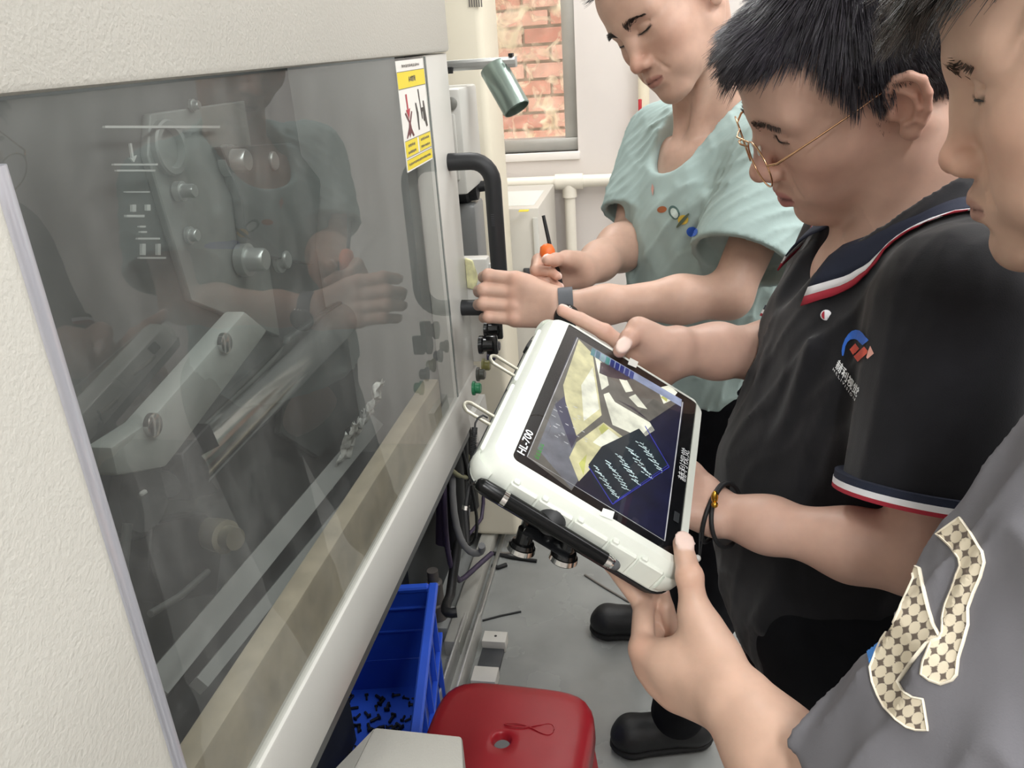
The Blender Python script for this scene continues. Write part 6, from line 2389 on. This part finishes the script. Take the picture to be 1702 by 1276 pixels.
flow_hair(man2, m2_head, 15000, in2, (0.0, -0.040, 0.130), len2,
          lambda L, r: r.uniform(0.004, 0.011, len(L)) * np.where(L[:, 2] > 0.0, 1.0, 0.5), 0.00048, (0.036, 0.031, 0.040), 41, 2200, 0.45, -0.22, 0.012, 6, 0.08)
# fringe over the forehead
flow_hair(man2, m2_head, 2200, lambda x, y, z: (y > 0.035) & (z > 0.070) & (z < 0.108), (0.0, -0.040, 0.130),
          lambda L, r: r.uniform(0.018, 0.040, len(L)), lambda L, r: r.uniform(0.004, 0.010, len(L)), 0.00042, (0.036, 0.031, 0.042), 43, 330, 0.65, -0.30, 0.012, 6, 0.08)
lash_line(man2, BLACK, m2_head[1], m2_head[0], m2_head[2], -0.0075)
lash_line(man1, BLACK, m1_head[1], m1_head[0], m1_head[2], -0.0080)
lash_line(man3, BLACK, m3_head[1], m3_head[0], m3_head[2], -0.0070)
brow_strands(man2, HAIRM, m2_head[1], m2_head[0], m2_head[2], (0.075, 0.058, 0.050), 240, 0.8, 0.012, 0.0026)


def in1(x, y, z):
    ax = np.abs(x)
    return ((y > 0.03) & (z > 0.072 + 0.3 * np.clip(ax - 0.03, 0, 1))) | ((y <= 0.03) & (z > 0.052)) | ((y < -0.045) & (z > -0.02))


scalp_cap(man1, m1_head, in1, 0.0015, HAIRM)
flow_hair(man1, m1_head, 3500, in1, (0.0, -0.04, 0.12), lambda L, r: r.uniform(0.012, 0.03, len(L)), lambda L, r: r.uniform(0.002, 0.014, len(L)), 0.00045, (0.03, 0.028, 0.028), 51, 200, 0.4, -0.1, 0.05, 5, 0.7)
brow_strands(man1, HAIRM, m1_head[1], m1_head[0], m1_head[2], (0.040, 0.032, 0.028), 320, 0.9, 0.014, 0.0026)


def in3(x, y, z):
    ax = np.abs(x)
    front = (y > 0.035) & (z > 0.060 + 0.12 * np.clip(ax - 0.03, 0, 1))
    side = (y <= 0.035) & (y > -0.012) & (z > 0.010 + np.clip(y, 0, 1) * 1.2)
    back = (y <= -0.012) & (z > -0.06)
    return front | side | back


scalp_cap(man3, m3_head, in3, 0.0022, HAIRM)
flow_hair(man3, m3_head, 5000, in3, (0.0, -0.04, 0.125), lambda L, r: r.uniform(0.030, 0.050, len(L)), lambda L, r: r.uniform(0.003, 0.018, len(L)), 0.0006, (0.020, 0.018, 0.018), 61, 500, 0.6, -0.3, 0.02)
flow_hair(man3, m3_head, 1300, lambda x, y, z: (y > 0.05) & (z > 0.062) & (z < 0.10), (0.0, -0.04, 0.125),
          lambda L, r: r.uniform(0.035, 0.060, len(L)), lambda L, r: r.uniform(0.006, 0.026, len(L)), 0.00045, (0.040, 0.030, 0.024), 63, 90, 0.8, -0.55, 0.06, 6, 0.55)
brow_strands(man3, HAIRM, m3_head[1], m3_head[0], m3_head[2], (0.060, 0.045, 0.036), 110, 0.7, 0.020, 0.0030)

# ---------------------------------------------------------------- polo collar, sleeve bands, button and chest logo
Rb, NBp = M2_R, M2_NB
nu, nv = 40, 9
co = np.zeros((2, nu, nv, 3))
for s_i, s in enumerate((1, -1)):
    for i in range(nu):
        t = i / (nu - 1)
        ph = math.radians(180 - 150 * t)
        inn = np.array([s * 0.073 * math.sin(ph), 0.000 + 0.072 * math.cos(ph), 0.062 - 0.080 * t ** 1.2])
        outd = nrm(np.array([s * math.sin(ph), math.cos(ph), 0]))
        wv_ = 0.034 + 0.014 * t
        out = inn + outd * (0.024 + 0.010 * t) + np.array([s * 0.010 * t ** 4, 0.012 * t ** 4, -(0.030 + 0.022 * t ** 2)])
        for j in range(nv):
            q = j / (nv - 1)
            bul = math.sin(q * math.pi) * 0.006
            co[s_i, i, j] = NBp + Rb @ (inn * (1 - q) + out * q + outd * bul + np.array([0, 0, bul]))
            if j > 1:
                h = m2_bvh.find_nearest(Vector(co[s_i, i, j].tolist()))
                hn = np.array(h[1])
                dd = (co[s_i, i, j] - np.array(h[0])) @ hn
                if dd < 0.0045:
                    co[s_i, i, j] += hn * (0.0045 - dd)


def strip(name, j0, j1, m, parent, lift=0.0):
    verts, faces = [], []
    for s_i in range(2):
        base = len(verts)
        for i in range(nu):
            for j in range(j0, j1 + 1):
                verts.append(co[s_i, i, j] + Rb @ np.array([0, 0, lift]))
        w_ = j1 - j0 + 1
        for i in range(nu - 1):
            for j in range(w_ - 1):
                a = base + i * w_ + j
                faces.append((a, a + 1, a + w_ + 1, a + w_))
    o = poly_mesh(name, verts, faces, m, parent)
    o.data.polygons.foreach_set('use_smooth', [True] * len(o.data.polygons))
    md = o.modifiers.new('thickness', 'SOLIDIFY')
    md.thickness = 0.0016
    md.offset = 0
    return o


strip('collar', 0, 6, NAVY_KNIT, m2_sh)
strip('collar_white_stripe', 6, 7, WHITE_KNIT, m2_sh)
strip('collar_red_stripe', 7, 8, RED_KNIT, m2_sh)


def cuff(sh, el, frac, r, parent):
    ax = nrm(el - sh)
    e = sh + (el - sh) * frac
    for h0, h1, m, nm, dr in ((-0.010, -0.004, NAVY_KNIT, 'cuff_band', 0.0016), (-0.004, 0.001, WHITE_KNIT, 'cuff_white_stripe', 0.0020), (0.001, 0.0045, RED_KNIT, 'cuff_red_stripe', 0.0020)):
        MB().lathe(e + ax * h0, ax, [(0, r - 0.006), (0, r + dr), (h1 - h0, r + dr), (h1 - h0, r - 0.006)], 40).build(nm, m, parent, smooth=40)


cuff(M2_shL - M2_R @ np.array([0.015, 0, 0]), M2_elL, 0.74, 0.0715, m2_sh)
cuff(M2_shR + M2_R @ np.array([0.015, 0, 0]), M2_elR, 0.86, 0.0655, m2_sh)
# buttons
for px, py, r, m in ((1374, 524, 0.0050, None), (1383, 380, 0.0022, CHROME), (1386, 451, 0.0022, CHROME)):
    c = px_decal(m2_bvh, [(px, py)], 0.001)[0]
    nb = nrm(CAM_POS - c)
    if m is None:
        bo = MB().lathe(c, nb, [(0, r), (0.0012, r), (0.0018, r * 0.85)], 18).build('button', WHITE_KNIT, m2_sh, smooth=40)
        e1, e2 = RCAM[:, 0], RCAM[:, 1]
        for a0, a1, mm in ((110, 250, RED_KNIT), (-70, 70, NAVY_KNIT)):
            bq = MB()
            bq.bm.faces.new([bq.bm.verts.new(c + nb * 0.0022 + (e1 * math.cos(math.radians(t)) + e2 * math.sin(math.radians(t))) * r * 0.84) for t in np.linspace(a0, a1, 12)])
            bq.build('button_stripe', mm, bo)
    else:
        MB().lathe(c, nb, [(0, r), (0.001, r), (0.0016, r * 0.6)], 12).build('snap', m, m2_sh, smooth=40)


def crop_pts(pts, ox, oy, sc):
    return [(ox + x / sc, oy + y / sc) for x, y in pts]


def print_poly(name, polys, m, bvh, parent, step=2.2, lift=0.0012):
    for pl in polys:
        v, f = grid_poly(pl, step)
        poly_mesh(name, px_decal(bvh, v, lift), f, m, parent)


def LG(p):
    return crop_pts(p, 1370, 530, 7.51)


print_poly('logo_arc', [LG([(232, 460), (228, 400), (240, 330), (270, 250), (310, 190), (360, 150), (410, 138), (460, 145), (500, 180), (530, 220), (570, 265), (495, 330), (460, 295), (430, 262), (390, 250), (340, 258), (300, 290), (275, 340), (265, 400), (250, 460)])],
           mat('logo_blue', srgb('#3573dd'), 0.5), m2_bvh, m2_sh)
print_poly('logo_square', [LG([(330, 380), (405, 305), (455, 370), (375, 450)]), LG([(385, 465), (515, 345), (556, 396), (548, 430), (435, 535)])], mat('logo_red', srgb('#e0604f'), 0.5), m2_bvh, m2_sh)
print_poly('logo_arrow', [LG([(590, 335), (635, 432), (555, 500), (540, 480), (562, 400)])], mat('logo_pink', srgb('#f0b3a6'), 0.5), m2_bvh, m2_sh)


def px_text(txt, o, e1, e2, wid, hgt, m, name, bvh, parent, bold=0.0):
    v, f = text_mesh(txt, 1.0, bold)
    v = v - v.min(0)
    v = v / np.ptp(v, axis=0)
    pts = [(o[0] + e1[0] * wid * x + e2[0] * hgt * y, o[1] + e1[1] * wid * x + e2[1] * hgt * y) for x, y in v]
    poly_mesh(name, px_decal(bvh, pts, 0.0014), f, m, parent)


LINK = mat('logo_white', srgb('#eceef0'), 0.5)
d1 = np.array([415 - 165, 985 - 640]) / 7.51
d1n = d1 / np.linalg.norm(d1)
px_text('赫利视觉', (1370 + 148 / 7.51, 530 + 612 / 7.51), d1n, np.array([0.35, -0.93]), np.hypot(225, 405) / 7.51, 17.0, LINK, 'logo_lettering', m2_bvh, m2_sh, 0.02)
px_text('H E L I V I S I O N', (1370 + 118 / 7.51, 530 + 640 / 7.51), d1n, np.array([0.35, -0.93]), np.hypot(225, 420) / 7.51, 4.6, LINK, 'logo_lettering', m2_bvh, m2_sh, 0.01)

# ---------------------------------------------------------------- print on the grey T-shirt
def PR(p):
    return crop_pts(p, 1350, 840, 3.2727)


def star_col(v):
    x, y = v[:, 0], v[:, 1]
    a = math.radians(38)
    u, w = (x * math.cos(a) + y * math.sin(a)) / 19.0, (-x * math.sin(a) + y * math.cos(a)) / 23.0
    fu, fw_ = u - np.floor(u) - 0.5, w - np.floor(w) - 0.5
    s = np.abs(fu) ** 0.58 + np.abs(fw_) ** 0.58
    k = np.clip((0.715 - s) / 0.03, 0, 1)[:, None]
    return np.array(srgb('#e2d6be')) * (1 - k) + np.array(srgb('#6b5f55')) * k


PRN = mat('shirt_print', vcol=True, rough=0.7)
PRC = mat('shirt_print_edge', srgb('#ece3d0'), 0.7)


def patterned(poly, name='print_letter'):
    v, f = grid_poly(poly, 2.0)
    c = px_decal(m3_bvh, v, 0.0012)
    me = bpy.data.meshes.new(name)
    me.from_pydata([tuple(p) for p in c.tolist()], [], f)
    me.update()
    at = me.color_attributes.new('Col', 'FLOAT_COLOR', 'POINT')
    c4 = np.ones((len(c), 4), np.float32)
    c4[:, :3] = star_col(v)
    at.data.foreach_set('color', c4.ravel())
    attach(link(name, me, PRN), m3_sh)
    pts = px_decal(m3_bvh, [tuple(p) for p in poly], 0.0010)
    MB().tube(list(pts), 0.0011, 6, closed=True, flat=(1, 0.6)).build('print_edge', PRC, m3_sh, smooth=60)


def dense(poly, step=6.0):
    out = []
    for i in range(len(poly)):
        a, b = np.array(poly[i]), np.array(poly[(i + 1) % len(poly)])
        n = max(1, int(np.linalg.norm(b - a) / step))
        for k in range(n):
            out.append(tuple(a + (b - a) * k / n))
    return out


patterned(dense(PR([(685, 160), (810, 70), (880, 170), (930, 250), (942, 310), (920, 390), (880, 480), (852, 560), (855, 650), (830, 740), (800, 830), (790, 920), (765, 950), (700, 972), (640, 950), (592, 915), (602, 860), (628, 790), (650, 735), (690, 720), (708, 690), (714, 620), (732, 540), (768, 455), (792, 380), (812, 330), (803, 290), (758, 228)])))
patterned(dense(PR([(570, 335), (590, 345), (602, 400), (618, 480), (640, 570), (662, 640), (700, 722), (630, 755), (590, 800), (530, 880), (472, 962), (500, 1010), (550, 1042), (606, 1052), (622, 1150), (634, 1222), (570, 1220), (520, 1205), (465, 1165), (425, 1125), (400, 1100), (365, 1035), (335, 960), (322, 880), (345, 825), (385, 735), (450, 640), (520, 490), (560, 400), (552, 350)])))
print_poly('print_tab', [dense(PR([(340, 690), (380, 765), (345, 812), (318, 862), (303, 800), (315, 730)]))], mat('print_blue', srgb('#3b8be0'), 0.5), m3_bvh, m3_sh, 3.0)

# ---------------------------------------------------------------- planets printed on the mint T-shirt
m1_bvh = BVHTree.FromObject(m1_sh, bpy.context.evaluated_depsgraph_get())
_mw = m1_sh.matrix_world
m1_bvh = BVHTree.FromPolygons([v.co for v in m1_sh.data.vertices], [tuple(p.vertices) for p in m1_sh.data.polygons])


def ellp(cx_, cy_, a, b, ang=0.0, n=22):
    c, s = math.cos(math.radians(ang)), math.sin(math.radians(ang))
    return [(cx_ + a * math.cos(t) * c - b * math.sin(t) * s, cy_ + a * math.cos(t) * s + b * math.sin(t) * c) for t in np.linspace(0, 2 * math.pi, n, endpoint=False)]


for nm, pl, h in (('printed_planet', ellp(1101, 348, 8.0, 5.5, -10), '#a9653f'), ('printed_planet', ellp(1136, 365, 9.0, 8.0, 0), '#d9b94a'), ('printed_planet', ellp(1151, 385, 9.5, 8.5, 0), '#2f62c6'),
                  ('printed_ring', ellp(1136, 366, 16, 3.0, -48), '#5d6a55'), ('printed_leaf', ellp(1121, 353, 8.5, 12, -25), '#54706c'), ('printed_rocket', [(1085, 305), (1088, 312), (1086, 326), (1083, 314)], '#cf9f93')):
    print_poly(nm, [pl], mat('print_' + h[1:], srgb(h), 0.7), m1_bvh, m1_sh, 4.0, 0.0012 if nm != 'printed_ring' else 0.0022)
print_poly('printed_leaf', [ellp(1122, 354, 5.5, 8.5, -25)], mat('print_pale', srgb('#c3d2cc'), 0.7), m1_bvh, m1_sh, 4.0, 0.0022)

# ---------------------------------------------------------------- glasses
hp, hR, hs, _ = m2_head


def HD(x, y, z):
    return hp + hR @ (np.array([x, y, z]) * hs)


GOLD = mat('gold_wire', srgb('#c9a07c'), 0.2, metal=1.0)
gl = empty('glasses', HD(0, 0.11, -0.005), 'thin gold-rimmed glasses on the man in the black polo', 'glasses')
LENS = bpy.data.materials.new('spectacle_lens')
LENS.use_nodes = True
_n = LENS.node_tree.nodes
_l = LENS.node_tree.links
_t = _n.new('ShaderNodeBsdfTransparent')
_t.inputs[0].default_value = (0.96, 0.96, 0.98, 1)
_g = _n.new('ShaderNodeBsdfGlossy')
_g.inputs['Roughness'].default_value = 0.02
_f = _n.new('ShaderNodeFresnel')
_f.inputs['IOR'].default_value = 1.4
_x = _n.new('ShaderNodeMixShader')
_bf = _n.new('ShaderNodeNewGeometry')
_sb = _n.new('ShaderNodeMath')
_sb.operation = 'SUBTRACT'
_sb.inputs[0].default_value = 1.0
_sb.use_clamp = True
_l.new(_bf.outputs['Backfacing'], _sb.inputs[1])
_ml = _n.new('ShaderNodeMath')
_ml.operation = 'MULTIPLY'
_l.new(_f.outputs[0], _ml.inputs[0])
_l.new(_sb.outputs[0], _ml.inputs[1])
_l.new(_ml.outputs[0], _x.inputs[0])
_l.new(_t.outputs[0], _x.inputs[1])
_l.new(_g.outputs[0], _x.inputs[2])
_l.new(_x.outputs[0], _n['Material Output'].inputs[0])


def lens_pt(s, a, k=1.0):
    x = s * 0.0345 + 0.0270 * k * math.cos(a)
    z = -0.016 + 0.0225 * k * math.sin(a)
    y = 0.1095 - 0.10 * (abs(x) - 0.012) - 0.10 * (z + 0.016)
    return HD(x, y + 0.002, z)


for s in (1, -1):
    ring = [lens_pt(s, a) for a in np.linspace(0, 2 * math.pi, 40, endpoint=False)]
    MB().tube(ring, 0.0009, 8, closed=True).build('rim', GOLD, gl, smooth=60)
    bmx = MB()
    bmx.bm.faces.new([bmx.bm.verts.new(p) for p in [lens_pt(s, a, 0.985) for a in np.linspace(0, 2 * math.pi, 40, endpoint=False)]])
    bmx.build('lens', LENS, gl)
    hinge = lens_pt(s, math.radians(20 if s > 0 else 160))
    MB().tube([hinge, HD(s * 0.0700, 0.098, -0.006), HD(s * 0.0745, 0.060, 0.000), HD(s * 0.0790, 0.020, 0.007), HD(s * 0.0800, -0.008, 0.012), HD(s * 0.0780, -0.020, 0.006), HD(s * 0.076, -0.030, -0.012)],
              [0.0012, 0.0013, 0.0009, 0.0009, 0.0011, 0.0014, 0.0014], 8).build('temple', GOLD, gl, smooth=60)
    MB().sphere(HD(s * 0.012, 0.103, -0.014), 0.004, 10, (0.5, 1, 1.3)).build('nose_pad', mat('nose_pad', srgb('#d9d4c8'), 0.3), gl, smooth=180)
MB().tube([lens_pt(1, math.radians(150)), HD(0.004, 0.1155, -0.002), HD(-0.004, 0.1155, -0.002), lens_pt(-1, math.radians(30))], 0.0010, 8).build('bridge', GOLD, gl, smooth=60)
MB().tube([lens_pt(1, math.radians(125)), HD(0.0, 0.1155, 0.005), lens_pt(-1, math.radians(55))], 0.0009, 8).build('brow_bar', GOLD, gl, smooth=60)


# ---------------------------------------------------------------- watch, bracelets
def wrist_ring(c, ax, lat, ra, rb, n=36):
    ax = nrm(ax)
    lat = nrm(lat - ax * (lat @ ax))
    nn = np.cross(ax, lat)
    return [c + lat * ra * math.cos(t) + nn * rb * math.sin(t) for t in np.linspace(0, 2 * math.pi, n, endpoint=False)]


ax = nrm(M1_wrL - M1_elL)
wc = M1_wrL - ax * 0.012
wt = empty('wristwatch', wc, 'black wristwatch with a dark grey band on the gripping hand', 'watch')
ring = wrist_ring(wc, ax, np.array([0, 0, 1.0]), 0.0315, 0.0245)
b = MB()
n = len(ring)
R0 = [b.bm.verts.new(p - ax * 0.011) for p in ring]
R1 = [b.bm.verts.new(p + ax * 0.011) for p in ring]
cen = np.mean(ring, 0)
R2 = [b.bm.verts.new(p + ax * 0.011 - nrm(p - cen) * 0.0025) for p in ring]
R3 = [b.bm.verts.new(p - ax * 0.011 - nrm(p - cen) * 0.0025) for p in ring]
for k in range(n):
    j = (k + 1) % n
    for A, B in ((R0, R1), (R1, R2), (R2, R3), (R3, R0)):
        b.bm.faces.new((A[k], A[j], B[j], B[k]))
b.build('band', mat('watch_band', srgb('#54575c'), 0.6), wt, smooth=40)
wd = nrm(P(913, 535, 1.20) - wc)
wd = nrm(wd - ax * (wd @ ax))
fc = wc + wd * 0.027
MB().lathe(fc, wd, [(0, 0.019), (0.006, 0.0195), (0.009, 0.018), (0.0095, 0.015)], 28).build('watch_case', BLACKGLOSS, wt, smooth=40)
lugd = np.cross(wd, ax)
for k in (-1, 0, 1):
    MB().sphere(fc + lugd * (0.0165 if (lugd[2] > 0) else -0.0165) + ax * k * 0.005 + wd * 0.004 + RCAM[:, 2] * -0.004, 0.0016, 8).build('bezel_stud', CHROME, wt, smooth=180)

ax = nrm(M2_wrL - M2_elL)
bc_ = M2_wrL - ax * 0.010
bt = empty('bracelet', bc_, 'black braided cord bracelet with a gold charm and pale bead', 'bracelet')
for q, (o_, tilt) in enumerate(((0.0, 0.25), (0.012, -0.15))):
    lat = TAB_U
    a2 = nrm(ax + np.cross(ax, lat) * tilt)
    MB().tube(wrist_ring(bc_ + ax * o_, a2, lat, 0.0325, 0.0290), 0.0022, 7, closed=True).build('cord', BLACK, bt, smooth=60)
ch_ = P(1188, 826, 0.752)
MB().sphere(ch_, 0.0042, 12, (0.8, 0.8, 1.6)).build('gold_charm', mat('gold', srgb('#d0a040'), 0.25, metal=1.0), bt, smooth=180)
MB().sphere(ch_ + RCAM[:, 1] * 0.007, 0.0032, 12).build('gold_charm', mat('gold'), bt, smooth=180)
e0, e1 = P(1163, 885, 0.752), P(1159, 924, 0.750)
MB().tube([e0, e1 + RCAM[:, 0] * 0.0015], 0.0008, 6).build('hanging_cord', BLACK, bt, smooth=60)
MB().tube([e0 + RCAM[:, 0] * 0.003, e1 + RCAM[:, 0] * 0.0025], 0.0008, 6).build('hanging_cord', BLACK, bt, smooth=60)
MB().sphere(e1 + RCAM[:, 1] * 0.002, 0.0034, 14).build('bead', mat('bead', srgb('#d5d2cc'), 0.2), bt, smooth=180)

# ---------------------------------------------------------------- screwdriver in the far fist
g0 = np.mean([M1_JR[k][2] for k in 'imrp'], 0) * 0.5 + np.mean([M1_JR[k][0] for k in 'imrp'], 0) * 0.5
tp = P(903, 358, 1.30)
md_ = P(921, 440, 1.315)
dn = nrm(md_ - tp)
sd_ = empty('screwdriver', md_, 'screwdriver with an orange handle and a black shaft in the far fist', 'screwdriver')
MB().tube([tp, md_], [0.0028, 0.0036], 10).build('shaft', BLACK, sd_, smooth=60)
o0, o1 = P(907, 405, 1.296), P(919, 462, 1.304)
od = nrm(o1 - o0)
MB().lathe(o0, od, [(0, 0.003), (0.003, 0.0095), (0.012, 0.0125), (0.026, 0.0110), (0.040, 0.0085), (0.075, 0.0090), (0.085, 0.006)], 14).build('handle', mat('orange_grip', srgb('#e8702a'), 0.45), sd_, smooth=60)
MB().lathe(o0 + od * 0.018 + RCAM[:, 0] * 0.006, od, [(0, 0.004), (0.004, 0.008), (0.06, 0.008), (0.064, 0.004)], 14).build('handle_inlay', BLACK, sd_, smooth=60)
